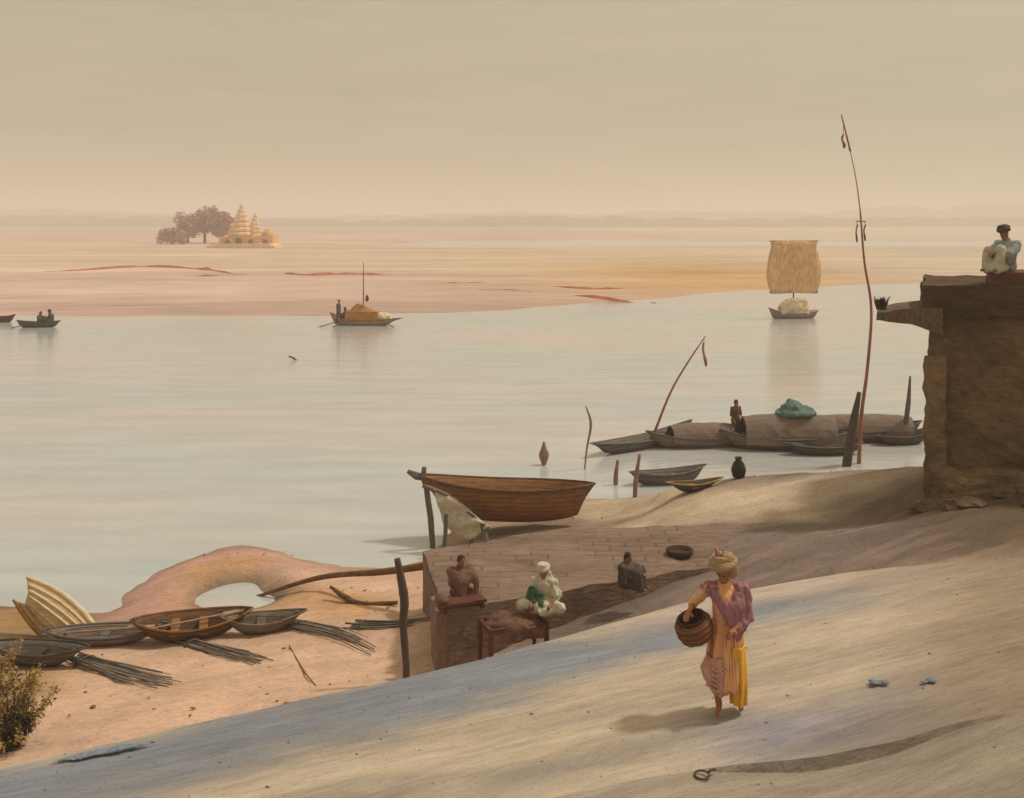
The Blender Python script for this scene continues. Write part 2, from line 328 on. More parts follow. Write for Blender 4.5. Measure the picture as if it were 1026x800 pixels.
def grid_mesh(name, xs, ys, zc, m, parent=None):
    """zc(X,Y)->(z,colour) arrays; xs, ys 1-D"""
    X, Y = np.meshgrid(xs, ys); X = X.ravel(); Y = Y.ravel()
    z, col = zc(X, Y)
    nx, ny = len(xs), len(ys)
    idx = np.arange(nx*ny).reshape(ny, nx)
    faces = np.stack([idx[:-1,:-1], idx[:-1,1:], idx[1:,1:], idx[1:,:-1]], -1).reshape(-1, 4)
    me = bpy.data.meshes.new(name); me.from_pydata(np.stack([X, Y, z], 1).tolist(), [], faces.tolist())
    ca = me.color_attributes.new('soil', 'FLOAT_COLOR', 'POINT')
    ca.data.foreach_set('color', np.concatenate([col, np.ones((len(col), 1))], 1).astype(np.float32).ravel())
    me.polygons.foreach_set('use_smooth', [True]*len(me.polygons))
    o = bpy.data.objects.new(name, me); C.objects.link(o); me.materials.append(M[m])
    return o
def fbm(X, Y, sc, oct=3, seed=0):
    out = np.zeros(len(X)); a = 1
    for k in range(oct):
        out += a*np.array([noise.noise(Vector((x*sc+seed, y*sc+seed*1.7, seed+.3))) for x, y in zip(X, Y)]); a *= .5; sc *= 2.1
    return out
def near_zc(X, Y):
    z, col = heights(X, Y)
    fb = fbm(X, Y, .35, 3, 14); pe = np.interp(X, [p[0] for p in PE], [p[1] for p in PE])
    sm = lambda a, b, v: np.clip((v-a)/(b-a), 0, 1)**2*(3-2*np.clip((v-a)/(b-a), 0, 1))
    w = sm(-.6, 1.2, X)*sm(23.9, 22.4, Y+fb*.8)*(1-.55*sm(1.6, .5, Y-pe+fb*.5))*.92          # trampled damp earth round the platform
    col = col*(1-w[:,None])+np.array((.195,.148,.130))*w[:,None]
    w = np.exp(-((Y-pe-.45+.4*fb)/.40)**2)*sm(3.2, 5.5, X)*.8; col = col*(1-w[:,None])+np.array((.46,.34,.26))*w[:,None]
    w = np.exp(-((Y-27.3-fb-.1*X)/1.1)**2)*sm(4, 6, X)*.8; col = col*(1-w[:,None])+np.array((.20,.155,.125))*w[:,None]   # wet crest
    w = sm(6.2, 8.8, X+fb*1.5)*sm(17.6, 19.6, Y+fb)*sm(26, 24.0, Y)*.95; col = col*(1-w[:,None])+np.array((.135,.092,.060))*w[:,None]
    w = sm(.5, 3, X)*np.exp(-((Y-24.9-.18*(X-3)+.4*fb)/1.0)**2)*.8; col = col*(1-w[:,None])+np.array((.56,.45,.33))*w[:,None]
    wet = np.exp(-((z-.015)/.05)**2)*sm(44, 40, Y)*.55; col = col*(1-wet[:,None]*.55)
    f = fbm(X, Y, .9, 3, 3); z = z + (f*.035+.028*fbm(X, Y, 2.6, 2, 31))*np.clip(z+.4, 0, 1)
    return z, np.clip(col*(1+.08*fbm(X, Y, .5, 2, 9))[:,None], 0, 1)
xs = np.concatenate([np.linspace(-24,-13,18,endpoint=False), np.linspace(-13,12,190,endpoint=False), np.linspace(12,26,24)])
ys = np.concatenate([np.linspace(4,12,20,endpoint=False), np.linspace(12,34,180,endpoint=False), np.linspace(34,42,16)])
structure(grid_mesh('ground', xs, ys, near_zc, 'soil'))

# path: trodden terrace with a worn step and a soft bank falling to the sand
STEP = [(-1,9.9),(1.2,10.75),(1.86,10.98),(2.5,11.12),(3.25,11.29),(4.1,11.62),(4.89,12.03),(6.2,12.5),(9,13.3),(20,15)]
def step_y(x): return float(np.interp(x, [p[0] for p in STEP], [p[1] for p in STEP]))
def step_h(x): return float(np.interp(x, [1.75,2.2,2.9,3.7,4.9,5.9,20], [0,.06,.13,.14,.06,.0,0]))
PT = (.48,.40,.315); PG = (.205,.235,.295); PB=(.255,.245,.29); PFG = (.315,.27,.215); PPALE=(.60,.475,.40)  # the grey-blue tones put shadow bands into the path colour
def path_col(x, y, near):
    e = path_edge(x)-y                                   # metres from the river edge
    n_ = noise.noise(Vector((x*.35, y*1.1, 2)))*.55+noise.noise(Vector((x*1.2, y*3, 5)))*.25
    t = Vector(PT)
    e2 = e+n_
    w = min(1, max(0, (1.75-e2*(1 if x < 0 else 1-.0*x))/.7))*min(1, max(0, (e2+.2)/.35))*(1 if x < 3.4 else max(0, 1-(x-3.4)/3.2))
    t = t.lerp(Vector(PG), .88*w)  # shadow stripe along the river edge, painted in grey-blue
    w = math.exp(-((e-.25+.3*n_)/.38)**2)*min(1, max(0, (x-.5)/2))*(1 if x < 5 else max(.2, 1-(x-5)/3)); t = t.lerp(Vector(PPALE), .75*w)
    w = math.exp(-((e2-2.5)/.35)**2)*.5*max(0, min(1, (4-x)/2)); t = t.lerp(Vector((.47,.40,.29)), w)
    w = math.exp(-((e2-3.1-.25*x)/.25)**2)*.55*max(0, min(1, (3-x)/2)); t = t.lerp(Vector((.24,.215,.185)), w)
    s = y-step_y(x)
    w = math.exp(-((s+n_*.6-.55)/.62)**2)*min(1, max(0, (x-1.5)/1.2))*max(0, 1-max(0, x-4.6)/1.5); t = t.lerp(Vector(PB), .95*w)  # second painted shadow band, just beyond the step
    if x > 4.5: t = t.lerp(Vector((.36,.29,.22)), min(1, (x-4.5)/2.5)*.8)
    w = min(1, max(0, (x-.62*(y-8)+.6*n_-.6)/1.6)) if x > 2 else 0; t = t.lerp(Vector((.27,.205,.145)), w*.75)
    if near: t = t.lerp(Vector(PFG), min(1, max(0, (x+2)/3))*.85)
    return t
def make_path():
    xs = np.linspace(-12, 16, 150); rows = []
    for x in xs:
        ys_, yst, ye = [], step_y(x), path_edge(x)
        nf, nb = 14, 46
        col = []
        yst = min(yst, ye-1.5)
        for k in range(nf+1): col.append((4+(yst-4)*k/nf, -step_h(x), True))
        col.append((yst+.02, 0, False))
        for k in range(1, nb+1): col.append((yst+.035+(ye-yst-.035)*k/nb, 0, False))
        for k in range(1, 9):
            t = k/8; col.append((ye+t*1.5, -(2.6)*(t**1.5), False))
        rows.append([(x, y, 2.5+dz+.02*noise.noise(Vector((x*1.3,y*1.3,0)))+.035*noise.noise(Vector((x*.4,y*.4,4)))*(1 if y < ye-.5 else .4), nr) for y, dz, nr in col])
    nr_ = len(rows[0]); me = bpy.data.meshes.new('path')
    V = [v[:3] for r in rows for v in r]
    Fc = [(i*nr_+k, (i+1)*nr_+k, (i+1)*nr_+k+1, i*nr_+k+1) for i in range(len(rows)-1) for k in range(nr_-1)]
    me.from_pydata(V, [], Fc)
    ca = me.color_attributes.new('soil', 'FLOAT_COLOR', 'POINT')
    cols = []
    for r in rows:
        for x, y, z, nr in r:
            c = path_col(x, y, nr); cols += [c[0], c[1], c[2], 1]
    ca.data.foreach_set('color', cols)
    me.polygons.foreach_set('use_smooth', [True]*len(me.polygons))
    sh = me.attributes.new('sharp_edge', 'BOOLEAN', 'EDGE')
    sh.data.foreach_set('value', [e.vertices[0] % nr_ == e.vertices[1] % nr_ and e.vertices[0] % nr_ in (14, 15) for e in me.edges])
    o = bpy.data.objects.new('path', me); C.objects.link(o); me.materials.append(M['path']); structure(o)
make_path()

# ------------------------------------------------------------------ river, far bank, hills
def water_mat():
    m = bpy.data.materials.new('river_water'); m.use_nodes = True; nt = m.node_tree; L = nt.links.new
    b = nt.nodes['Principled BSDF']; b.inputs['Roughness'].default_value = .10; b.inputs['IOR'].default_value = 1.42
    g = nd(nt, 'ShaderNodeNewGeometry')
    def noi(sc, st, det=6, rot=0):
        mp = nd(nt, 'ShaderNodeMapping'); mp.inputs['Scale'].default_value = st; mp.inputs['Rotation'].default_value = (0,0,R(rot))
        L(g.outputs['Position'], mp.inputs['Vector'])
        z = nd(nt, 'ShaderNodeTexNoise'); z.inputs['Scale'].default_value = sc; z.inputs['Detail'].default_value = det; L(mp.outputs[0], z.inputs['Vector']); return z
    z1 = noi(.06, (.5,1.5,1), 6, 4)
    cr = nd(nt, 'ShaderNodeValToRGB'); e = cr.color_ramp.elements
    e[0].position = .33; e[0].color = (.43,.505,.52,1); e[1].position = .68; e[1].color = (.56,.50,.48,1)
    L(z1.outputs['Fac'], cr.inputs['Fac'])
    z2 = noi(.55, (.35,1.7,1), 8, 5)
    mr = nd(nt, 'ShaderNodeMapRange'); mr.inputs['From Min'].default_value = .3; mr.inputs['From Max'].default_value = .7; mr.inputs['To Min'].default_value = .88; mr.inputs['To Max'].default_value = 1.08
    L(z2.outputs['Fac'], mr.inputs['Value'])
    mx = nd(nt, 'ShaderNodeMix', data_type='RGBA', blend_type='MULTIPLY'); mx.inputs[0].default_value = 1
    L(cr.outputs[0], mx.inputs[6]); L(mr.outputs[0], mx.inputs[7]); L(mx.outputs[2], b.inputs['Base Color'])
    z3 = noi(2.3, (.6,1.5,1), 7, 6)
    bp = nd(nt, 'ShaderNodeBump'); bp.inputs['Strength'].default_value = .34; bp.inputs['Distance'].default_value = .06
    L(z3.outputs['Fac'], bp.inputs['Height']); L(bp.outputs[0], b.inputs['Normal'])
    return m
M['water'] = water_mat()
bm = bmesh.new()
vs = [bm.verts.new(v) for v in ((-3800,-30,0),(3800,-30,0),(3800,4600,0),(-3800,4600,0))]; bm.faces.new(vs)
structure(link_mesh('river_water', bm, 'water', keep=True))

def far_zc(X, Y):
    px = X/Y*F+CX
    shore = np.interp(px, [-900,0,330,520,640,720,800,1026,2000], [88,91,93,100,112,122,132,150,190])
    dY = Y-shore+fbm(X, Y, .05, 3, 4)*3.0
    z = np.clip(dY*.02, -.6, .75)+.12*fbm(X, Y, .02, 3, 8)*np.clip(dY/20, 0, 1)
    # the pale back channel behind the sand
    ch = np.exp(-((Y-395-X*.05)/52)**2)*np.clip((X+62)/40, 0, 1)
    z = z-1.5*ch
    pink = np.array((.57,.405,.345)); och = np.array((.58,.45,.335)); org = np.array((.52,.32,.14)); grey = np.array((.44,.36,.285)); pale = np.array((.56,.47,.37))
    yy = HY+8*F/Y                                         # only a label for distance bands of soil
    col = np.zeros((len(X), 3))
    for k in range(3):
        col[:,k] = np.interp(Y, [80,100,125,160,210,330,480,800,2500], [pink[k]*.9,pink[k]*.92,pink[k],och[k],och[k],(pink[k]+och[k])/2,pink[k],grey[k],grey[k]])
    f = fbm(X, Y, .018, 3, 21)
    col = col*(1+.14*f)[:,None]
    w = np.exp(-((X-26)/22)**2)*np.exp(-((Y-150)/45)**2); col = col*(1-w[:,None])+org*w[:,None]
    w = np.clip((X-45)/40, 0, 1)*.85; col = col*(1-w[:,None])+pale*w[:,None]
    return z, np.clip(col, 0, 1)
ys = np.concatenate([np.linspace(78,170,70,endpoint=False), np.geomspace(170,4400,90)])
Tx = np.linspace(-1.0,1.0,150)
def far_bank():
    Y, T = np.meshgrid(ys, Tx, indexing='ij'); X = (T*(Y*.75+25)).ravel(); Y = Y.ravel()
    z, col = far_zc(X, Y); nx, ny = len(Tx), len(ys)
    idx = np.arange(nx*ny).reshape(ny, nx)
    faces = np.stack([idx[:-1,:-1], idx[:-1,1:], idx[1:,1:], idx[1:,:-1]], -1).reshape(-1, 4)
    me = bpy.data.meshes.new('sandbank'); me.from_pydata(np.stack([X, Y, z], 1).tolist(), [], faces.tolist())
    ca = me.color_attributes.new('soil', 'FLOAT_COLOR', 'POINT')
    ca.data.foreach_set('color', np.concatenate([col, np.ones((len(col), 1))], 1).astype(np.float32).ravel())
    me.polygons.foreach_set('use_smooth', [True]*len(me.polygons))
    o = bpy.data.objects.new('sandbank', me); C.objects.link(o); me.materials.append(M['far_sand']); structure(o)
far_bank()
# low ridges of red earth on the sand
def earth_ridge(pix, w, h):
    bm = bmesh.new(); P = curve_pts([ground(px, py, .6) for px, py in pix], 8)
    rings = []
    for i, p in enumerate(P):
        a = min(1, i/5, (len(P)-1-i)/5)*(0.55+.6*abs(noise.noise(p*.15)))
        zz = float(far_zc(np.array([p.x]), np.array([p.y]))[0][0])
        a *= max(.42, min(1, .75+1.5*noise.noise(Vector((i*.42, p.x*.05, w)))))
        rings.append([Vector((p.x, p.y-w*a-.02, zz-.5)), Vector((p.x, p.y-w*.4*a-.01, zz-.04+h*a)), Vector((p.x, p.y+w*.4*a+.01, zz-.04+h*a)), Vector((p.x, p.y+w*a+.02, zz-.5))])
    loft(bm, rings, close=False)
    structure(link_mesh('earth_ridge', bm, 'red_earth', smooth=True))
earth_ridge([(36,274),(90,272),(145,268),(200,271),(240,277)], 4.0, .52)
earth_ridge([(175,278),(215,278),(260,276)], 2.4, .3)
earth_ridge([(280,275),(310,277),(350,276),(395,277)], 4.0, .5)
earth_ridge([(570,292),(600,294),(635,297),(690,298)], 2.2, .30)
earth_ridge([(640,295),(680,298),(735,297)], 1.6, .26)
earth_ridge([(545,285),(590,287),(640,286)], 2.6, .3)
earth_ridge([(420,283),(455,284),(500,283)], 2.0, .22)
earth_ridge([(470,289),(510,289),(540,291)], 1.4, .16)
# hills
def hills(dist, prof, depth):
    bm = bmesh.new(); rings = []
    xsn = np.linspace(-450, 1500, 260)
    for px in xsn:
        y = np.interp(px, [p[0] for p in prof], [p[1] for p in prof])
        h = max(.5, (HY-y)/F*dist+8)
        h += 5*noise.noise(Vector((px*.03, dist*.01, 0)))+2.5*noise.noise(Vector((px*.11, dist, 2)))
        h = max(.5, h)
        x = (px-CX)/F*dist
        rings.append([Vector((x, dist-depth, -.3)), Vector((x, dist-depth*.4, h*.55)), Vector((x, dist, h)), Vector((x, dist+depth*.5, h*.6)), Vector((x, dist+depth, -.3))])
    loft(bm, rings, close=False)
    return structure(link_mesh('hills', bm, 'hill', smooth=True))
hills(2300, [(-450,214),(-100,216),(0,211),(60,209),(110,213),(150,214),(250,218),(330,217),(430,215),(520,213),(600,216),(650,211),(690,213),(760,212),(830,214),(870,208),(905,205),(940,211),(965,205),(1000,202),(1060,205),(1200,212),(1500,214)], 260)
hills(1500, [(-450,220),(60,216.5),(160,218),(290,220),(420,221),(500,217),(620,218),(720,220),(850,218),(1000,218),(1500,220)], 160)

# ------------------------------------------------------------------ far temple
def temple():
    b = ground(246, 249, .5); d = b.y; k = d/F
    t = thing('temple', 'cream and orange stepped temple with a tall spire on the far sandbank', 'temple', (b.x, b.y, .2))
    def tier_tower(x, y, w, h, z0, tiers):
        bm = bmesh.new()
        for i in range(tiers):
            f = i/tiers; r = w*.5*(1-f)**.75+.35
            zb = z0+h*f; hh = h/tiers
            lathe(bm, [(r*.96,0),(r*1.05,hh*.15),(r*1.04,hh*.55),(r*.88,hh*.92)], (x,y,zb), 8)
        lathe(bm, [(.35,0),(.7,.4),(.35,.9),(.08,1.5)], (x,y,z0+h), 8)
        return bm
    px = k
    link_mesh('spire', tier_tower(-4*px, 0, 22*px, 32*px, 9*px, 7), 'temple_cream', t)
    link_mesh('spire', tier_tower(9*px, 1, 15*px, 24*px, 8*px, 6), 'temple_cream', t)
    link_mesh('spire', tier_tower(-15*px, 2, 12*px, 15*px, 7*px, 5), 'temple_cream', t)
    bm = bmesh.new(); add_box(bm, (-2*px,0,6*px), (40*px, 9, 12*px)); add_box(bm, (-2*px,0,12.4*px), (43*px,10,1.4*px)); link_mesh('hall', bm, 'temple_orange', t)
    bm = bmesh.new(); add_box(bm, (22*px,1,7*px), (15*px,7,14*px)); lathe(bm, [(6*px,0),(5.5*px,3*px),(3*px,5.5*px),(.4*px,7*px)], (22*px,1,14*px), 10); link_mesh('shrine', bm, 'temple_orange', t)
    bm = bmesh.new(); add_box(bm, (2*px,-1,.4), (66*px,14,1.6)); add_box(bm, (2*px,-1.5,1.3), (58*px,12.6,.8)); link_mesh('plinth', bm, 'temple_cream', t)
    for x, s in ((-14,1),(-3,1.3),(9,1),(22,1)):
        bm = bmesh.new(); w = 4.5*px*s
        add_box(bm, (x*px,-4.6 if x < 20 else -2.7,3.6*px*s+.4), (w,.4,6*px*s)); add_ell(bm, (x*px,-4.6 if x < 20 else -2.7,6.6*px*s+.4), (w*.5,.2,w*.5)); link_mesh('doorway', bm, 'temple_dark', t)
    # grove of mauve trees beside it
    for n_, (px_, py_, w_, h_, dd) in enumerate(((205,246,6.4,13.2,16),(188,246,5.6,11.0,22),(222,246,4.6,11.6,14),(172,247,4.8,5.2,12),(236,246,4.4,9.5,20))):
        lab = ('tallest round mauve tree in the grove left of the temple','broad mauve tree left of the tallest tree of the grove','narrow mauve tree between the tallest tree and the temple spire','low spreading mauve tree at the left end of the grove','mauve tree half hidden directly behind the cream spire')[n_]
        b2 = ground(px_, py_, .4); rnd = random.Random(40+n_)
        t2 = thing('grove_tree', lab, 'tree', (b2.x*(1+dd/b2.y), b2.y+dd, .3), group='trees beside the far temple')
        bm = bmesh.new(); add_tube(bm, [(0,0,-.3),(.1,0,h_*.3),(-.1,.1,h_*.62)], [.55,.42,.2], 8)
        for q in range(5):
            a = rnd.uniform(0,6.28); add_tube(bm, [(0,0,h_*.28),(math.cos(a)*w_*.3,math.sin(a)*w_*.3,h_*.5),(math.cos(a)*w_*.6,math.sin(a)*w_*.6,h_*.72)], [.22,.14,.05], 6)
        link_mesh('trunk', bm, 'temple_dark', t2)
        bm = bmesh.new(); cl = []
        for q in range(34):
            a = rnd.uniform(0,6.28); e_ = rnd.uniform(-.5,1); rr = rnd.random()**.5
            cl.append((Vector((math.cos(a)*w_*.8*rr*math.sqrt(max(.1,1-e_*e_*.7)), math.sin(a)*w_*.8*rr*math.sqrt(max(.1,1-e_*e_*.7)), h_*.50+e_*h_*.38)), rnd.uniform(.2,.36)*w_))
        for q in range(3000):
            c_, rad = rnd.choice(cl); p_ = c_+Vector((rnd.gauss(0,1),rnd.gauss(0,1),rnd.gauss(0,.8))).normalized()*rad*rnd.uniform(.55,1.05)
            d1 = Vector((rnd.gauss(0,1),rnd.gauss(0,1),rnd.gauss(0,1))).normalized(); d2 = d1.cross(Vector((rnd.gauss(0,1),rnd.gauss(0,1),rnd.gauss(0,1)))).normalized(); l = rnd.uniform(.25,.5)
            bm.faces.new([bm.verts.new(v) for v in (p_-d1*l, p_+d2*l*.6, p_+d1*l, p_-d2*l*.6)])
        link_mesh('crown', bm, 'grove', t2, keep=True)
temple()

# ------------------------------------------------------------------ boats
def hull_bm(L, B, D, bow=.35, stern=.25, rocker=.12, th=.035, fine=1.0, n=20, bow_over=.25, stern_over=.15):
    """open hull: x = bow, keel line from z=0; D depth amidships"""
    bm = bmesh.new(); rings = []; rail = []
    for i in range(n+1):
        t = i/n*2-1
        hw = B*.5*max(0, (1-abs(t)**(2.2*fine)))**.75
        hw = max(hw, .012)
        sheer = D+(bow*max(0,t)**2.2+stern*max(0,-t)**2.2)
        keel = rocker*abs(t)**2.5*2+ (sheer-.02-rocker*2)*max(0,(abs(t)-.86)/.14)**2*.55
        keel = min(keel, sheer-.05)
        ring = []
        m = 9
        for k in range(m):
            a = (k/(m-1))*2-1
            y = hw*math.copysign(abs(a)**.75, a); zz = keel+(sheer-keel)*abs(a)**2.3
            over = (bow_over*max(0,t)**2+0)*((zz-keel)/max(.01,sheer-keel)) - (stern_over*max(0,-t)**2)*((zz-keel)/max(.01,sheer-keel))
            ring.append(Vector((t*L*.5*(1-.06)+over, y, zz)))
        inner = [Vector((p.x, p.y*max(.2,(1-th/max(hw,.04))), p.z+ (th if 0 < j < m-1 else 0))) for j, p in enumerate(ring)]
        rail.append((ring[0].copy(), ring[-1].copy()))
        rings.append(ring+inner[::-1])
    loft(bm, rings)
    return bm, rail
def boat(name, label, loc, rz, L, B, D, m='dark_wood', rail_m=None, group=None, tilt=(0,0), thwarts=2, cat='boat', **kw):
    t = thing(name, label, cat, loc, group=group, rot=(R(tilt[0]), R(tilt[1]), rz))
    bm, rail = hull_bm(L, B, D, **kw)
    hull = link_mesh('hull', bm, m, t, smooth=True)
    for s in (0, 1):
        bm = bmesh.new(); add_tube(bm, [r[s]+Vector((0,0,.012)) for r in rail], .028*max(.7, B/1.2), 6); link_mesh('gunwale', bm, rail_m or m, hull)
    for i in range(thwarts):
        x = (-.5+(i+1)/(thwarts+1))*L*.8
        tt = x/(L*.5); hw = B*.5*(1-abs(tt)**2.2)**.75
        bm = bmesh.new(); add_box(bm, (x,0,D*.72), (.16,hw*1.8,.03)); link_mesh('thwart', bm, rail_m or m, hull)
    return t

# ------------------------------------------------------------------ people
def body_bm(J, face=(0,-1,0), voxel=.014, hands=True, s=1.0):
    bm = bmesh.new(); V = {k: Vector(v) for k, v in J.items()}
    f = Vector(face).normalized()
    def cp(a, b, ra, rb): capsule(bm, V[a], V[b], ra*s, rb*s)
    for sd in 'LR':
        cp('hip'+sd, 'knee'+sd, .085, .058); cp('knee'+sd, 'ank'+sd, .055, .036); cp('ank'+sd, 'toe'+sd, .037, .028)
        cp('sh'+sd, 'elb'+sd, .048, .038); cp('elb'+sd, 'wri'+sd, .037, .027)
        cp('hip'+sd, 'pel', .10, .12); cp('sh'+sd, 'chest', .06, .11)
    cp('pel', 'waist', .135, .115); cp('waist', 'chest', .115, .13); cp('chest', 'neck', .10, .055); cp('neck', 'head', .052, .058)
    h = V['head']; up = (h-V['neck']).normalized(); side = f.cross(up).normalized(); f2 = up.cross(side).normalized()*-1
    if f2.dot(f) < 0: f2 = -f2
    rm = Matrix((side, f2, up)).transposed().to_euler()
    add_ell(bm, h+up*.045*s, (.074*s,.092*s,.098*s), rm, 16)              # skull
    add_ell(bm, h+f2*.028*s-up*.035*s, (.054*s,.062*s,.066*s), rm, 12)       # jaw
    add_ell(bm, h+f2*.098*s+up*.006*s, (.014*s,.022*s,.026*s), rm, 8)        # nose
    add_ell(bm, h+f2*.086*s-up*.040*s, (.026*s,.012*s,.012*s), rm, 8)        # lips
    for q in (-1, 1):
        add_ell(bm, h+side*q*.074*s+up*.012*s, (.012*s,.022*s,.032*s), rm, 8) # ears
    if hands:
        for sd in 'LR':
            w = V['wri'+sd]; d = (w-V['elb'+sd]).normalized()
            sd_v = d.cross(Vector((0,0,1)))
            sd_v = sd_v.normalized() if sd_v.length > .1 else Vector((1,0,0))
            pn = d.cross(sd_v)
            pc = w+d*.045*s
            capsule(bm, w, w+d*.075*s, .026*s, .034*s)
            for q, ln in zip((-1.5,-.5,.5,1.5), (.062,.078,.074,.058)):
                a = pc+sd_v*q*.019*s+d*.035*s; b_ = a+d*ln*.55*s+pn*.006*s; c_ = b_+d*ln*.35*s+pn*.03*s
                capsule(bm, a, b_, .0095*s, .0088*s); capsule(bm, b_, c_, .0088*s, .0075*s)
            a = w+sd_v*-.03*s+d*.02*s; b_ = a-sd_v*.03*s+d*.03*s; capsule(bm, a, b_, .012*s, .0105*s); capsule(bm, b_, b_+d*.03*s+pn*.012*s, .0105*s, .009*s)
    bm = remesh(bm, voxel, 3)
    n0 = len(bm.faces)
    for q in (-1, 1):
        add_ell(bm, h+f2*.086*s+side*q*.032*s+up*.022*s, (.011*s,.006*s,.006*s), rm, 8)
    bm.faces.ensure_lookup_table()
    for fc in bm.faces[n0:]: fc.material_index = 1
    return bm, (h, up, side, f2, rm)
def cloth_bm(J, segs, voxel=.02, fold=.012, fsc=9, stretch=(1,1,.35), seed=1, extra=None, smooth=6):
    bm = bmesh.new()
    for a, b, ra, rb in segs:
        capsule(bm, J[a] if isinstance(a, str) else a, J[b] if isinstance(b, str) else b, ra, rb)
    if extra: extra(bm)
    bm = remesh(bm, voxel, smooth); wrinkle(bm, fold, fsc, stretch, seed)
    return bm
def hair_cap(hd, t, s=1.0, m='hair', bun=False):
    h, up, side, f2, rm = hd; bm = bmesh.new()
    add_ell(bm, h+up*.062*s-f2*.018*s, (.083*s,.094*s,.092*s), rm, 16)
    add_ell(bm, h+up*.01*s-f2*.05*s, (.074*s,.055*s,.09*s), rm, 12)
    if bun: add_ell(bm, h+up*.05*s-f2*.12*s, (.05*s,.05*s,.05*s), rm, 10)
    bm = remesh(bm, .012, 2); wrinkle(bm, .006, 30, (1,1,.4)); link_mesh('hair', bm, m, t, smooth=True)
def turban(hd, t, m, s=1.0, big=1.0):
    h, up, side, f2, rm = hd; bm = bmesh.new()
    for k in range(4):
        zz = .105+.026*k; rr = (.098, .105, .092, .066)[k]*s*big
        tilt = (.35, -.25, .2, -.3)[k]
        pts_ = [h+up*(zz*s+.022*s*math.sin(a+k)*tilt*3)+side*rr*math.cos(a)+f2*(rr*1.12*math.sin(a)-.012*s) for a in [2*math.pi*i/20 for i in range(21)]]
        add_tube(bm, pts_, .031*s*big, 8)
    add_ell(bm, h+up*.125*s, (.085*s*big,.095*s*big,.085*s*big), rm, 14)
    bm = remesh(bm, .011, 2); wrinkle(bm, .006, 26, (1,1,2), 4); return link_mesh('turban', bm, m, t, smooth=True)
def seated_joints(knee_up=True):
    if knee_up: return dict(pel=(0,.02,.11), waist=(0,.05,.28), chest=(0,.02,.46), neck=(0,-.01,.60), head=(0,-.05,.70),
        hipL=(.09,0,.11), hipR=(-.09,0,.11), kneeL=(.14,-.34,.43), kneeR=(-.13,-.36,.40), ankL=(.11,-.38,.06), ankR=(-.10,-.42,.06), toeL=(.13,-.54,.03), toeR=(-.11,-.58,.03),
        shL=(.19,.02,.52), shR=(-.19,.02,.52), elbL=(.24,-.18,.34), elbR=(-.24,-.16,.32), wriL=(.08,-.40,.36), wriR=(-.02,-.42,.33))
    return dict(pel=(0,.02,.11), waist=(0,.05,.28), chest=(0,.03,.46), neck=(0,0,.60), head=(0,-.03,.70),
        hipL=(.10,0,.11), hipR=(-.10,0,.11), kneeL=(.36,-.24,.14), kneeR=(-.36,-.24,.14), ankL=(.0,-.34,.06), ankR=(.02,-.28,.06), toeL=(-.16,-.36,.05), toeR=(.18,-.30,.05),
        shL=(.19,.03,.52), shR=(-.19,.03,.52), elbL=(.27,-.10,.33), elbR=(-.27,-.10,.33), wriL=(.20,-.30,.22), wriR=(-.20,-.30,.22))
def standing_joints(lean=0):
    return dict(pel=(0,0,.94), waist=(0,.01,1.10), chest=(0,.01,1.28), neck=(0,0,1.44), head=(0,-.02,1.56),
        hipL=(.09,0,.92), hipR=(-.09,0,.92), kneeL=(.10,-.03,.49), kneeR=(-.10,.02,.49), ankL=(.11,0,.08), ankR=(-.10,.06,.08), toeL=(.12,-.15,.03), toeR=(-.11,-.09,.03),
        shL=(.19,.01,1.38), shR=(-.19,.01,1.38), elbL=(.25,.0,1.10), elbR=(-.25,.0,1.10), wriL=(.22,-.14,.90), wriR=(-.22,-.14,.90))
def JV(j): return {k: Vector(v) for k, v in j.items()}
def simple_person(label, loc, rz, pose, garments, skin='skin', hairm='hair', head='hair', voxel=.018, group=None, scale=1.0, turb='white_cloth', tb=1.0):
    J = JV(standing_joints() if pose == 'stand' else seated_joints(pose == 'knee'))
    t = thing('person', label, 'person', loc, rz, group); t.scale = (scale,)*3
    bm, hd = body_bm(J, voxel=voxel)
    link_mesh('body', bm, [skin, 'eye'], t, smooth=True)
    if head == 'hair': hair_cap(hd, t)
    else: turban(hd, t, turb, 1.0, tb)
    for nm, m, segs, kw in garments:
        bm = cloth_bm(J, segs, **kw); link_mesh(nm, bm, m, t, smooth=True)
    return t
TORSO = [('pel','waist',.165,.15),('waist','chest',.15,.165),('chest','neck',.13,.075),('shL','chest',.085,.13),('shR','chest',.085,.13),('hipL','pel',.13,.16),('hipR','pel',.13,.16)]
SLEEVES = [('shL','elbL',.075,.062),('shR','elbR',.075,.062)]
LEGS = [('hipL','kneeL',.12,.09),('hipR','kneeR',.12,.09),('kneeL','ankL',.088,.065),('kneeR','ankR',.088,.065)]
CLOAK = TORSO+SLEEVES+[('shL','kneeL',.10,.10),('shR','kneeR',.10,.10),('pel','kneeL',.16,.11),('pel','kneeR',.16,.11),('kneeL','ankL',.12,.12),('kneeR','ankR',.12,.12),('kneeL','kneeR',.11,.11),('ankL','ankR',.09,.09),('pel','ankL',.13,.10),('pel','ankR',.13,.10),('chest','kneeL',.13,.10),('chest','kneeR',.13,.10)]
SKIRT = [('pel','kneeL',.15,.15),('pel','kneeR',.15,.15),('kneeL','ankL',.14,.13),('kneeR','ankR',.14,.13),('kneeL','kneeR',.12,.12),('ankL','ankR',.10,.10)]

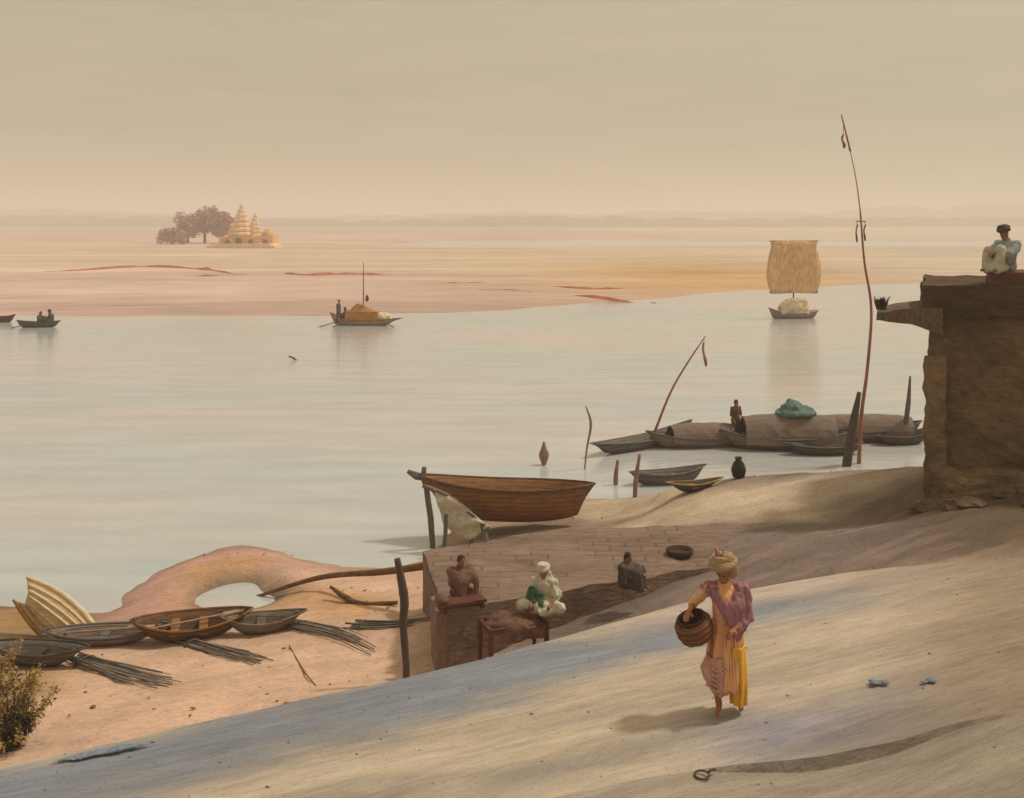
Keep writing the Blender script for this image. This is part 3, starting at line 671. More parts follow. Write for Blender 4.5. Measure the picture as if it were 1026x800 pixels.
# main figure: walking with a basket
def walker():
    b = ground(727, 713, 2.52)
    J = JV(dict(pel=(0,0,.93), waist=(.0,.0,1.08), chest=(-.01,-.01,1.27), neck=(-.01,-.02,1.43), head=(-.02,-.04,1.545),
        hipL=(.09,0,.91), hipR=(-.09,0,.91), kneeL=(.12,.0,.50), kneeR=(-.13,-.15,.50), ankL=(.15,.16,.11), ankR=(-.07,-.04,.085), toeL=(.17,.02,.035), toeR=(-.09,-.19,.035),
        shL=(.185,0,1.37), shR=(-.20,0,1.37), elbL=(.23,-.03,1.08), elbR=(-.36,.01,1.17), wriL=(.10,-.20,1.00), wriR=(-.40,-.20,1.145)))
    t = thing('person', 'person walking on the path in peach robe, mauve shawl and beige turban with a basket', 'person', b, R(-12))
    bm, hd = body_bm(J, face=(-.25,-1,-.05), voxel=.0085)
    link_mesh('body', bm, ['skin_light', 'eye'], t, smooth=True)
    tb = turban(hd, t, 'beige_cloth', 1.0, 1.22)
    h, up, side, f2, rm = hd
    bm = bmesh.new(); add_ell(bm, h+up*.20-side*0+Vector((.055,0,-.015)), (.085,.09,.085), None, 14); add_ell(bm, h+Vector((.10,.02,.05)), (.06,.08,.10), None, 12)
    bm = remesh(bm, .011, 2); wrinkle(bm, .008, 22, (1,1,2.2), 6); link_mesh('turban_fold', bm, 'beige_cloth', tb, smooth=True)
    bm = bmesh.new(); add_tube(bm, curve_pts([h+up*.16+Vector((-.03,0,0)), h+up*.24+Vector((-.045,0,0)), h+up*.31+Vector((-.06,.01,0))], 4), [.030,.034,.036,.034,.03,.028,.025,.018,.008], 8)
    link_mesh('turban_knot', bm, 'mauve_cloth', tb, smooth=True)
    bm = bmesh.new(); add_tube(bm, curve_pts([h+up*.16+Vector((.03,0,0)), h+up*.23+Vector((.03,0,0)), h+up*.29+Vector((.015,.01,0))], 4), [.030,.034,.034,.034,.03,.026,.02,.014,.006], 8)
    link_mesh('turban_tuft', bm, 'beige_cloth', tb, smooth=True)
    # tunic
    bm = cloth_bm(J, [('pel','waist',.150,.135),('waist','chest',.135,.145),('chest','neck',.115,.072),('shL','chest',.07,.11),('shR','chest',.07,.11),('shR','elbR',.062,.056),('shL','elbL',.062,.056)], .013, .018, 12, (1,1,.3), 3)
    link_mesh('tunic', bm, 'peach_cloth', t, smooth=True)
    # wrapped skirt, lofted with folds
    def skirt(zs, cxs, cys, rxs, rys, m, nm, a0=0, a1=360, nf=11, amp=.016, seed=0, th=.012):
        bm = bmesh.new(); seg = 72; rings = []
        full = (a1-a0) >= 360
        nz = 26
        for i in range(nz+1):
            f = i/nz; z = np.interp(f, np.linspace(0,1,len(zs)), zs)
            g = lambda a: float(np.interp(f, np.linspace(0,1,len(a)), a))
            out = []; inn = []
            for k in range(seg+(0 if full else 1)):
                a = R(a0+(a1-a0)*k/seg); fo = 1+(amp*math.sin(a*nf+seed+2.2*f)+amp*.7*noise.noise(Vector((a*3, f*2, seed))))*(f*.8+.25)/.16
                out.append(Vector((g(cxs)+g(rxs)*fo*math.cos(a), g(cys)+g(rys)*fo*math.sin(a), z+.012*math.sin(a*3+seed)*f)))
                fi = fo-th/g(rxs)
                inn.append(Vector((g(cxs)+g(rxs)*fi*math.cos(a), g(cys)+g(rys)*fi*math.sin(a), z+.012*math.sin(a*3+seed)*f)))
            rings.append((out, inn))
        if full:
            vo = loft(bm, [r[0] for r in rings], True, False); vi = loft(bm, [r[1] for r in rings], True, False)
            for a in (0, -1):
                for k in range(seg): bm.faces.new((vo[a][k], vo[a][(k+1)%seg], vi[a][(k+1)%seg], vi[a][k]))
        else:
            loft(bm, [r[0]+r[1][::-1] for r in rings])
        return link_mesh(nm, bm, m, t, smooth=True)
    skirt([1.02,.86,.62,.40,.30], [0,0,-.01,-.01,-.01], [0,0,-.02,-.02,-.01], [.155,.185,.195,.185,.175], [.135,.165,.185,.20,.205], 'peach_cloth', 'skirt', nf=9, seed=1, amp=.028)
    # pink hem fold over the leading leg
    skirt([.66,.50,.36,.22], [-.08,-.09,-.07,-.045], [-.05,-.06,-.06,-.05], [.120,.172,.155,.075], [.165,.20,.185,.11], 'pink_cloth', 'hem_fold', nf=7, seed=4, amp=.024)
    bm = bmesh.new()
    for q in range(5):
        f = q/4+.07*math.sin(q*2.4); P = curve_pts([(-.205+.015*f,-.06,.70-.055*q),(-.17,-.20,.60-.058*q),(-.085,-.262,.545-.056*q),(.005,-.225,.60-.050*q),(.03,-.17,.66-.045*q)], 5)
        add_tube(bm, P, [(.013+.004*math.sin(q*1.7))*math.sin(math.pi*(.12+.76*i/(len(P)-1)))+.002 for i in range(len(P))], 8)
    link_mesh('hem_pleats', bm, 'pink_cloth', t, smooth=True)
    bm = bmesh.new()
    for q in range(5):
        x = .005+.028*q; P = curve_pts([(x-.03,-.150+.012*q,1.02),(x-.01,-.195+.010*q,.78),(x,-.222+.012*q,.52),(x+.004,-.226+.012*q,.31)], 6)
        add_tube(bm, P, [.008+.010*i/(len(P)-1) for i in range(len(P))], 8)
    link_mesh('skirt_pleats', bm, 'peach_cloth', t, smooth=True)
    # yellow end hanging on the other side
    skirt([.78,.55,.30,.09], [.115,.13,.14,.145], [-.02,0,.03,.05], [.095,.098,.095,.085], [.17,.16,.14,.12], 'yellow_cloth', 'hanging_cloth', nf=7, seed=2, amp=.022)
    # mauve shawl crossing the chest
    bm = cloth_bm(J, [('shL','elbL',.088,.080),('elbL',Vector((.15,-.12,1.0)),.078,.07),('shL',Vector((.10,-.06,1.20)),.09,.13),(Vector((.10,-.06,1.20)),Vector((.10,-.06,.92)),.125,.09),(Vector((.10,-.06,.92)),Vector((.13,-.06,.74)),.085,.03),
        (Vector((-.17,-.02,1.37)),Vector((.0,-.115,1.24)),.07,.055),(Vector((0,-.115,1.24)),Vector((.12,-.09,1.02)),.06,.07),('shL',Vector((0,.09,1.36)),.085,.08),(Vector((0,.09,1.36)),'shR',.08,.08)], .014, .026, 12, (1.6,1.6,.5), 8)
    link_mesh('shawl', bm, 'mauve_cloth', t, smooth=True)
    bm = bmesh.new()
    for q in range(6):
        P = curve_pts([(-.185+.012*q,-.075-.004*q,1.405-.012*q),(-.07,-.150,1.33-.022*q),(.04,-.175,1.20-.030*q),(.135,-.150,1.04-.036*q)], 6)
        add_tube(bm, P, [.016*math.sin(math.pi*(.1+.8*i/(len(P)-1)))+.005 for i in range(len(P))], 8)
    for q in range(4):
        P = curve_pts([(.10+.035*q,-.09+.02*q,1.40-.01*q),(.12+.035*q,-.15+.03*q,1.22),(.13+.028*q,-.155+.03*q,1.02),(.13+.01*q,-.13+.02*q,.84)], 6)
        add_tube(bm, P, [.016*math.sin(math.pi*(.1+.8*i/(len(P)-1)))+.004 for i in range(len(P))], 8)
    link_mesh('shawl_folds', bm, 'mauve_cloth', t, smooth=True)
    # basket on the hip: a thing of its own
    bl = Vector(b)+Matrix.Rotation(R(-12), 3, 'Z')@Vector((-.335,-.165,.965))
    k = thing('basket', 'round brown wicker basket carried at the hip of the walking person', 'basket', bl, rot=(R(10), R(-20), 0))
    bm = bmesh.new()
    prof = [(.02,-.155),(.12,-.15),(.175,-.09),(.195,0),(.185,.09),(.155,.125),(.140,.12),(.165,.07),(.172,0),(.155,-.08),(.105,-.125),(.02,-.13)]
    lathe(bm, prof, seg=32); bowl = link_mesh('bowl', bm, 'wicker', k, smooth=True)
    for zz, rr in ((-.10,.175),(-.04,.196),(.02,.200),(.075,.196)):
        bm = bmesh.new(); add_tube(bm, [Vector((rr*math.cos(a), rr*math.sin(a), zz+.004*math.sin(9*a))) for a in [2*math.pi*i/32 for i in range(33)]], .014, 6); link_mesh('band', bm, 'wicker', bowl, smooth=True)
    bm = bmesh.new(); add_tube(bm, [Vector((.152*math.cos(a), .152*math.sin(a), .128)) for a in [2*math.pi*i/32 for i in range(33)]], .02, 8); link_mesh('rim', bm, 'wicker_dark', k, smooth=True)
walker()

# ------------------------------------------------------------------ stone platform with the sitters
def platform():
    poly = [(-1.12,18.2),(1,19.25),(4,20.6),(9,22.2),(9.2,23.6),(4,23.4),(1,23.0),(-1.75,21.5)]
    t = thing('stone_platform', 'low worn brown stone platform above the beach', 'platform', (-1.12,18.2,0))
    bm = bmesh.new(); off = Vector((1.12,-18.2,0))
    top = [bm.verts.new(Vector((x,y,1.55))+off) for x, y in poly]; bot = [bm.verts.new(Vector((x,y,-.1))+off) for x, y in poly]
    bm.faces.new(top); bm.faces.new(bot[::-1])
    for i in range(len(poly)): bm.faces.new((bot[i], bot[(i+1)%8], top[(i+1)%8], top[i]))
    bmesh.ops.recalc_face_normals(bm, faces=bm.faces)
    bmesh.ops.triangulate(bm, faces=bm.faces)
    for _ in range(4): bmesh.ops.subdivide_edges(bm, edges=[e for e in bm.edges if e.calc_length() > .22], cuts=1)
    bmesh.ops.triangulate(bm, faces=bm.faces)
    for v in bm.verts:
        v.co += noise.noise_vector(v.co*1.6)*.045+noise.noise_vector(v.co*5)*.02
    link_mesh('slab', bm, 'platform', t)
    # paler dressed end stone
    bm = bmesh.new(); d = Vector((-.63,3.3,0)).normalized()
    add_box(bm, Vector((-.045,.0,.75))+d*.42, (.16,.9,1.5), (0,0,math.atan2(d.y,d.x)-R(90))); subdiv_rough(bm, 6, .03, 3); link_mesh('end_stone', bm, 'platform_end', t)
platform()
PZ = 1.56
def on_platform(px, py):
    return ground(px, py, PZ)
# dark brown crouched person at the corner
p = on_platform(461, 598)
simple_person('person in dark brown wrap crouched at the left corner of the stone platform', p, R(25), 'knee',
    [('wrap', 'brown_cloth', CLOAK, dict(voxel=.022, fold=.03, fsc=8, seed=2))], scale=.86)
p = on_platform(545, 611)
simple_person('person seated cross-legged in white robe and head cloth with a green sash', p, R(-15), 'cross',
    [('robe', 'white_cloth', TORSO+LEGS+SLEEVES+[('neck','shL',.09,.08),('neck','shR',.09,.08),('kneeL','kneeR',.09,.09),('kneeL','pel',.12,.16),('kneeR','pel',.12,.16),(Vector((0,.05,.80)),Vector((0,.06,.55)),.085,.15),(Vector((0,.06,.55)),Vector((-.2,.05,.32)),.14,.12),(Vector((0,.06,.55)),Vector((.22,.05,.30)),.14,.13)], dict(voxel=.018, fold=.04, fsc=9, stretch=(1,1,.5), seed=5, smooth=3)),
     ('sash', 'green_cloth', [(Vector((-.20,-.17,.42)),Vector((-.22,-.20,.20)),.075,.09),(Vector((-.22,-.20,.20)),Vector((.02,-.24,.17)),.09,.08),(Vector((-.20,-.17,.42)),Vector((.0,-.165,.34)),.06,.05)], dict(voxel=.018, fold=.02, fsc=12, seed=7))], head='turban', turb='white_cloth', tb=1.02, scale=.86)
p = on_platform(627, 588)
simple_person('small brown huddled person seated mid platform behind the walker', p, R(60), 'knee',
    [('wrap', 'dark_cloth', CLOAK, dict(voxel=.022, fold=.03, fsc=8, seed=12))], scale=.72)
# red-brown mat bench under the corner sitter
p = on_platform(462, 610)
t = thing('bench', 'low red-brown plank bench at the platform corner', 'bench', p, R(24))
bm = bmesh.new(); add_box(bm, (0,0,.13), (.80,.34,.05)); subdiv_rough(bm, 4, .012, 6); link_mesh('seat', bm, 'red_wood', t)
for sx in (-.33,.33):
    bm = bmesh.new(); add_box(bm, (sx,0,.055), (.07,.28,.11)); link_mesh('leg', bm, 'red_wood', t)
bm = bmesh.new(); add_ell(bm, (-.34,0,.20), (.11,.16,.08)); link_mesh('bolster', bm, 'brown_cloth', t, smooth=True)
# charpoy in front of the platform
b = Vector((.02,18.0,0)); b.z = height(b.x, b.y)
t = thing('rope_cot', 'red-brown wooden cot covered with a brown blanket in front of the white-robed sitter', 'cot', b, R(20))
h0 = 1.42-b.z
for sx in (-.48,.48):
    for sy in (-.28,.28):
        bm = bmesh.new(); lathe(bm, [(.035,-.1),(.035,h0*.4),(.05,h0*.6),(.036,h0*.8),(.045,h0+.05)], (sx,sy,0), 10); link_mesh('leg', bm, 'red_wood', t)
bm = bmesh.new(); add_box(bm, (0,-.28,h0), (.95,.06,.08)); add_box(bm, (0,.28,h0), (.95,.06,.08)); add_box(bm, (-.48,0,h0), (.06,.5,.08)); add_box(bm, (.48,0,h0), (.06,.5,.08)); link_mesh('frame', bm, 'red_wood', t)
bm = bmesh.new(); add_ell(bm, (0,0,h0+.02), (.50,.32,.10), seg=24); add_ell(bm, (-.2,.05,h0+.08), (.22,.18,.12)); add_box(bm, (.05,-.3,h0-.09), (.8,.04,.22)); bm = remesh(bm, .02, 4); wrinkle(bm, .03, 6, (1,1,1), 3); link_mesh('blanket', bm, 'brown_cloth', t, smooth=True)
bm = bmesh.new(); add_ell(bm, (.34,-.06,h0+.17), (.14,.13,.15)); add_ell(bm, (.38,-.02,h0+.29), (.05,.05,.05)); bm = remesh(bm, .018, 3); wrinkle(bm, .012, 14, (1,1,1), 6)
s_ = link_mesh('bundle', bm, 'brown_cloth', None, smooth=True); s_.matrix_world = Matrix.Translation(b)@Matrix.Rotation(R(20), 4, 'Z'); tag(s_, 'tied dark cloth bundle on the right end of the cot', 'bundle')
# round ring basket on the platform
p = on_platform(681, 556)
bm = bmesh.new(); lathe(bm, [(.20,0),(.25,.02),(.27,.10),(.235,.12),(.21,.05),(.18,.04)], seg=24); o = link_mesh('basket', bm, 'wicker_dark', None, smooth=True); o.location = p+Vector((0,0,.0)); tag(o, 'shallow round dark-rimmed basket standing alone on the stone platform', 'basket')

# ------------------------------------------------------------------ building on the right with the person on its roof
def house():
    c = at(932, 480, 23.4); X0 = c.x; Y0 = 23.4
    HR = R(-21)
    t = thing('plaster_house', 'tall dark brown mud-plastered house block with a thatched eave, at the right edge', 'house', (X0, Y0, 2.0), HR)
    hm_ = Matrix.Translation((X0,Y0,2.0))@Matrix.Rotation(HR, 4, 'Z')
    zt = EYE-(292-HY)/F*Y0-2.0
    def rough_box(c, s, cuts, amp, sc):
        bm = bmesh.new(); add_box(bm, c, s); subdiv_rough(bm, cuts, amp, sc, seed=c[0])
        for v in bm.verts: v.co += noise.noise_vector(v.co*5.5+Vector((c[0],1,2)))*amp*.45
        return bm
    link_mesh('wall', rough_box((3.0,2.0,zt*.5-.2), (6.0,4.0,zt+.4), 30, .11, 1.5), 'plaster', t)
    link_mesh('roof_slab', rough_box((2.96,1.96,zt-.17), (6.24,4.24,.62), 18, .10, 1.9), 'plaster_dark', t)
    # projecting thatched eave to the left
    bm = bmesh.new(); rings = []
    for i in range(9):
        f = i/8; x = .25-1.34*f
        zc = zt-.58+.05*math.sin(f*4)
        hh = .32*(1-f*.45); 
        rings.append([Vector((x, -.25+.1*f, zc-hh+.16*f)), Vector((x, -.27+.1*f, zc+hh*.7)), Vector((x, .6, zc+hh)), Vector((x, 1.9-.2*f, zc+hh*.7)), Vector((x, 1.9-.2*f, zc-hh+.16*f)), Vector((x, .8, zc-hh*.7+.16*f))])
    loft(bm, rings); subdiv_rough(bm, 2, .05, 3.5); eave = link_mesh('eave', bm, 'thatch_dark', t)
    # step where the sitter sits
    link_mesh('parapet', rough_box((2.25,1.0,zt+.27), (2.1,1.6,.30), 10, .04, 2.5), 'parapet', t)
    # buttress and ledges
    link_mesh('buttress', rough_box((.10,-.08,zt*.36-.2), (.42,.34,zt*.72+.2), 14, .10, 2.3), 'earth_render', t)
    link_mesh('plinth', rough_box((3.1,-.16,.32), (6.1,.5,.9), 18, .20, 1.5), 'earth_render', t)
    rnd = random.Random(5)
    for k in range(14):
        x = rnd.uniform(-.2, 3.2); y = -rnd.uniform(.5, 1.9); sz = rnd.uniform(.10, .26); q = hm_@Vector((x, y, 0)); q.z = height(q.x, q.y)+sz*.25
        bm = bmesh.new(); bmesh.ops.create_icosphere(bm, subdivisions=3, radius=1)
        for v in bm.verts: v.co += noise.noise_vector(v.co*1.3+Vector((k,0,0)))*.45; v.co.z *= .62
        bmesh.ops.scale(bm, vec=(sz*1.25, sz, sz), verts=bm.verts)
        o = link_mesh('rubble_stone', bm, 'plaster', None); o.location = q; tag(o, 'brown rubble stone fallen on the dark earth at the foot of the house', 'stone', 'rubble stones at the foot of the house')
    # a tuft of weeds rooted on the eave
    bm = bmesh.new(); random.seed(3)
    for _ in range(60):
        a = random.uniform(0,6.28); b0 = Vector((random.uniform(-.08,.08),random.uniform(-.1,.1),0)); hgt = random.uniform(.12,.32); tip = b0+Vector((math.cos(a)*.14,math.sin(a)*.14,hgt)); s = Vector((-math.sin(a),math.cos(a),0))*.015
        mid = (b0+tip)*.5+Vector((0,0,.05))
        vs = [bm.verts.new(q) for q in (b0-s, b0+s, mid+s*1.4, mid-s*1.4)]; bm.faces.new(vs); v = bm.verts.new(tip); bm.faces.new((vs[3], vs[2], v))
    o = link_mesh('weed_tuft', bm, 'leaf_green', None, keep=True); o.location = hm_@Vector((-.98, -.05, zt-.42)); tag(o, 'tuft of green weeds growing at the left tip of the house eave', 'plant')
    pp = hm_@Vector((1.52, .62, zt+.42))
    simple_person('person in pale blue-grey clothes sitting with knees raised on the house roof', pp, R(-62), 'knee',
        [('shawl', 'bluegrey_cloth', TORSO+SLEEVES+[('elbL','wriL',.075,.06),('elbR','wriR',.075,.06),('shL','elbL',.10,.10),('shR','elbR',.10,.10),('elbR','pel',.10,.13),('elbL','pel',.10,.13)], dict(voxel=.02, fold=.028, fsc=9, seed=3)),
         ('wrapped_skirt', 'white_cloth', [('pel','kneeL',.15,.10),('pel','kneeR',.15,.10),('kneeL','ankL',.10,.11),('kneeR','ankR',.10,.11),('pel','ankL',.12,.10),('pel','ankR',.12,.10),('ankL','ankR',.08,.08)], dict(voxel=.02, fold=.024, fsc=9, seed=9))], voxel=.014, scale=1.1, head='turban', turb='dark_cloth', tb=.95)
house()

# ------------------------------------------------------------------ brown boat on the shore, on its trestle
YB = 27.6
hl = at(508, 523, YB)
bt = boat('river_boat', 'large brown wooden boat drawn up on the bank with its prow over the trestle', (at(512,523,YB).x, YB, at(512,523,YB).z+.02), R(180-4), 3.95, 1.35, .90, 'brown_wood', 'umber_wood', bow=.22, stern=.06, rocker=.10, thwarts=3, bow_over=.55, stern_over=.25)
bm = bmesh.new(); add_tube(bm, [(2.12,0,.75),(2.22,0,1.05),(2.20,0,1.32)], [.07,.08,.055], 8); link_mesh('stem_post', bm, 'grey_wood', bt)
bm = bmesh.new(); add_tube(bm, [(2.2,0,1.05),(2.4,0.02,1.10),(2.62,.03,1.22)], [.085,.10,.05], 8); link_mesh('prow_tip', bm, 'slate_wood', bt)
tr = thing('boat_trestle', 'grey wooden trestle of stakes and bowed rails under the brown boat prow', 'trestle', (at(460,545,26.6).x, 26.6, 0))
o_ = Vector(tr.location)
def rel(px, py, d): return at(px, py, d)-o_
for a, b, r, m in [((427,488,26.9),(434,548,26.9),.07,'grey_wood'),((447,515,26.2),(444,556,26.2),.05,'grey_wood'),((470,506,27.0),(473,560,26.6),.06,'slate_wood'),((484,528,26.4),(491,566,25.9),.075,'slate_wood'),((487,555,25.8),(493,582,25.0),.045,'slate_wood')]:
    bm = bmesh.new(); add_tube(bm, [rel(*a), (rel(*a)+rel(*b))/2+Vector((.02,0,0)), rel(*b)-Vector((0,0,.15))], [r,r*1.08,r*.9], 8); subdiv_rough(bm, 1, .012, 6); link_mesh('stake', bm, 'post_slate', tr)
for ctrl, r, m in [([(424,487,26.9),(445,495,26.7),(466,510,26.55),(490,531,26.35)],.055,'grey_wood')]:
    bm = bmesh.new(); add_tube(bm, curve_pts([rel(*c) for c in ctrl], 5), r, 8); link_mesh('rail', bm, m, tr, smooth=True)
def swag(name, label, ctrl_top, ctrl_bot, d, m):
    """hanging cloth between two curves"""
    bm = bmesh.new(); T = curve_pts([at(*c) for c in ctrl_top], 8); B_ = curve_pts([at(*c) for c in ctrl_bot], 8)
    n_ = 10; base = T[0].copy(); rings = []
    for i, (a, b) in enumerate(zip(T, B_)):
        row = []
        for k in range(n_+1):
            q = a.lerp(b, k/n_); q += Vector((0, .07*math.sin(i*.35+k*1.15)+.06*noise.noise(q*3), -.10*math.sin(math.pi*i/(len(T)-1))*k/n_)); row.append(q-base)
        back = [q+Vector((0,.025,0)) for q in row]
        rings.append(row+back[::-1])
    loft(bm, rings); o = link_mesh(name, bm, m, None, smooth=True); o.location = base; return tag(o, label, 'cloth', None)
swag('draped_cloth', 'pale grey-white cloth hung to dry from the trestle rail under the prow', [(434,490,26.70),(449,497,26.6),(467,510,26.45),(484,524,26.3)], [(444,524,26.70),(456,533,26.6),(472,536,26.45),(492,527,26.3)], 26, 'white_cloth')

# ------------------------------------------------------------------ beach at left: boats, cream boat, planks, spar, posts
p = ground(190, 640, .24)
b1 = boat('rowing_boat', 'dark brown open boat drawn up beside the pool on the beach', (p.x, p.y, height(p.x, p.y)-.02), R(14), 1.9, .80, .36, 'umber_wood', 'brown_wood', tilt=(9,0), thwarts=2, bow=.14, stern=.10, group='boats beached near the pool')
p = ground(262, 638, .22)
b2 = boat('rowing_boat', 'grey weathered small boat lying right of the dark brown beached boat', (p.x, p.y, height(p.x, p.y)-.03), R(10), 1.25, .52, .30, 'grey_wood', 'grey_wood', tilt=(8,0), thwarts=1, bow=.12, stern=.08, group='boats beached near the pool')
p = ground(105, 644, .22)
b3 = boat('rowing_boat', 'grey mauve flat boat lying between the cream prow and the dark brown boat', (p.x, p.y, height(p.x, p.y)-.03), R(6), 2.0, .62, .26, 'grey_wood', 'slate_wood', tilt=(6,0), thwarts=1, bow=.10, stern=.06, group='boats beached near the pool')
p = ground(38, 668, .3)
b4 = boat('rowing_boat', 'dark grey open boat lying below the tilted cream boat, nearest the left edge', (p.x, p.y, height(p.x, p.y)-.02), R(-8), 1.55, .6, .30, 'slate_wood', 'dark_wood', tilt=(5,0), thwarts=1, bow=.08, stern=.06, group='boats beached near the pool')
for bt_, lab, dx, rz in ((b1, 'long pale oar lying across the dark brown beached boat', .1, 8), (b3, 'weathered oar lying in the grey mauve flat boat', -.1, -6)):
    bm = bmesh.new(); add_tube(bm, [(-1.05,.05,0),(.55,0,.05)], [.018,.022], 8); add_box(bm, (.78,0,.06), (.5,.13,.022)); o = link_mesh('oar', bm, 'bamboo_pale', None); q = Vector(bt_.location); o.location = q+Vector((dx,-.05,.33 if bt_ is b1 else .25)); o.rotation_euler = (0,R(-3),bt_.rotation_euler[2]+R(rz)); tag(o, lab, 'oar')
# cream boat: a square-ended punt reared on its pointed end, hollow side towards the river path
def cream_boat():
    d = 20.4; base = at(106, 659, d); base.z -= .06
    t = thing('tilted_boat', 'cream and ochre upturned boat tilted with its forked end raised', 'boat', base)
    tip = at(20, 592, d+.5)-base; L = tip.length; ax = tip.normalized(); up = Vector((0,1,0)).cross(ax); up = -up if up.z < 0 else up
    up = (up-ax*up.dot(ax)).normalized(); back = ax.cross(up).normalized(); back = -back if back.y > 0 else back
    def station(f, a):
        w = .44*math.sin(math.pi*(.06+.78*f))**.8; dep = .26*math.sin(math.pi*(.06+.74*f))**.7
        n_ = 1-abs(a)**2.2
        lx = f*L*(.84+.18*abs(a)**1.4)
        return ax*lx+up*(a*w)+back*(n_*dep-.05)
    N, Kk = 18, 20; bm = bmesh.new(); rings = []
    for i in range(N+1):
        f = i/N; outer = [station(f, k/Kk*2-1) for k in range(Kk+1)]
        inner = [q-back*.035*min(1, f*6+.2)*(1-abs(k/Kk*2-1)**3) for k, q in enumerate(outer)]
        rings.append(outer+inner[::-1])
    loft(bm, rings); hull = link_mesh('hull', bm, 'pale_plank', t, smooth=True)
    for a, m, rr in ((1, 'cream_plank', .048), (-1, 'ochre_plank', .038)):  # upper gunwale cream, lower ochre: lit and unlit sides set by colour
        bm = bmesh.new(); add_tube(bm, [station(i/N, a) for i in range(N+1)], [rr*(.5+.6*math.sin(math.pi*min(1,.15+.8*i/N))) for i in range(N+1)], 8); link_mesh('gunwale', bm, m, hull, smooth=True)
    for a, m in ((.80,'cream_plank'),(.60,'cream_plank'),(.38,'cream_plank'),(.05,'pale_plank'),(-.3,'ochre_plank'),(-.65,'ochre_plank')):  # strakes go from cream to ochre, painting in the lit and shaded sides
        bm = bmesh.new(); add_tube(bm, [station(i/N*.98, a)+back*.004 for i in range(1, N+1)], [.03*(.4+.6*i/N) for i in range(1, N+1)], 6); link_mesh('strake', bm, m, hull, smooth=True)
    bm = bmesh.new(); add_tube(bm, [station(.6, k/Kk*2-1)-back*.06 for k in range(Kk+1)], .028, 6); link_mesh('rib', bm, 'umber_wood', hull)
cream_boat()
def bundle(label, a, b, w0, w1, m, n=9, seed=1, group='bundles of reeds lying on the beach'):
    rnd = random.Random(seed); A_ = ground(*a); B_ = ground(*b)
    v = (B_-A_); v.z = 0; L = v.length; u = v.normalized(); sdv = Vector((-u.y,u.x,0)); o_ = Vector((A_.x, A_.y, height(A_.x, A_.y)))
    t = thing('reed_bundle', label, 'reed bundle', o_, group=group)
    for k in range(n):
        f = (k+.5)/n*2-1; j = rnd.uniform(-.3,.3); l0 = rnd.uniform(-.08,.14); l1 = rnd.uniform(.6,1.08); rr = rnd.uniform(.011,.024); st = rnd.choice((0,0,.05))
        P = []
        for i in range(8):
            g = l0+(l1-l0)*i/7; q = Vector((A_.x, A_.y, 0))+u*L*g+sdv*((f+j)*(w0+(w1-w0)*g)*.5+.05*math.sin(g*3+k))
            q.z = height(q.x, q.y)+rr*.8+.02+st*(1-g); P.append(q-o_)
        bm = bmesh.new(); add_tube(bm, P, [rr*(1-.5*i/7) for i in range(8)], 6); link_mesh('reed', bm, m if k % 3 else 'slate_wood', t, smooth=True)
    c = Vector((A_.x, A_.y, 0))+u*L*.16; c.z = height(c.x, c.y)
    bm = bmesh.new(); wv = (w0*.84+w1*.16)*.5+.05
    add_tube(bm, [c-o_+sdv*wv*math.cos(x)+Vector((0,0,.035+.075*math.sin(x))) for x in [2*math.pi*i/16 for i in range(17)]], .014, 6); link_mesh('rope_lashing', bm, 'umber_wood', t)
bundle('tied bundle of thin reeds lying below the dark brown beached boat', (180,642,.3), (268,668,.42), .22, .42, 'grey_wood', 18, 1)
bundle('tied bundle of brown reeds fanning out right of the grey weathered boat', (286,628,.3), (372,648,.42), .42, .30, 'grey_wood', 22, 2)
bundle('tied bundle of mauve-brown reeds lying below the dark grey hull', (70,662,.3), (168,690,.42), .30, .55, 'grey_wood', 26, 3)
bundle('small tied bundle of grey reeds lying near the dark beach post', (350,630,.4), (436,633,.45), .26, .34, 'slate_wood', 12, 4)
# spars
def pole(name, label, cat, pts_, rad, m, group=None, seg=8, n=6):
    m = {'dark_wood':'post_dark','slate_wood':'post_slate'}.get(m, m)
    P = curve_pts(pts_, n); base = P[0].copy()
    if not isinstance(rad, (list, tuple)): rad = [rad, rad]
    rr = [float(np.interp(i/(len(P)-1), np.linspace(0,1,len(rad)), rad))*(1+.08*noise.noise(Vector((i*.9,base.x,0)))) for i in range(len(P))]
    bm = bmesh.new(); add_tube(bm, [q-base for q in P], rr, seg); o = link_mesh(name, bm, m, None, smooth=True); o.location = base
    return tag(o, label, cat, group)
def gp(px, py, z): 
    q = ground(px, py, z); q.z = height(q.x, q.y); return q
s0 = gp(250, 582, .3)
pole('bamboo_spar', 'long brown bamboo spar laid level from the sand spit to the platform corner', 'spar', [s0+Vector((0,0,.05)), at(320,579,23.0), at(385,573,22.0), at(441,565,21.4)], [.03,.055,.07,.08], 'bamboo_brown')
pole('curved_timber', 'short curved dark timber hanging under the bamboo spar', 'timber', [at(331,588,22.3), at(345,598,22.1), at(362,606,22.0), at(398,604,21.8)], [.03,.06,.07,.04], 'umber_wood')
pole('leaning_timber', 'thick brown timber leaning against the platform corner', 'timber', [gp(426,622,.35)*0+at(434,561,21.6), at(447,578,21.0), at(463,600,19.9)+Vector((0,0,-.02))], [.06,.10,.08], 'brown_wood')
q = gp(407, 688, .6)
pole('mooring_post', 'thin crooked dark post standing in the beach sand', 'post', [q-Vector((0,0,.25)), at(407,668,q.y), at(404,625,q.y), at(405,600,q.y), at(398,560,q.y)], [.05,.055,.06,.065,.075,.05], 'dark_wood')
q = gp(290, 647, .45); q2 = gp(316, 690, .6)
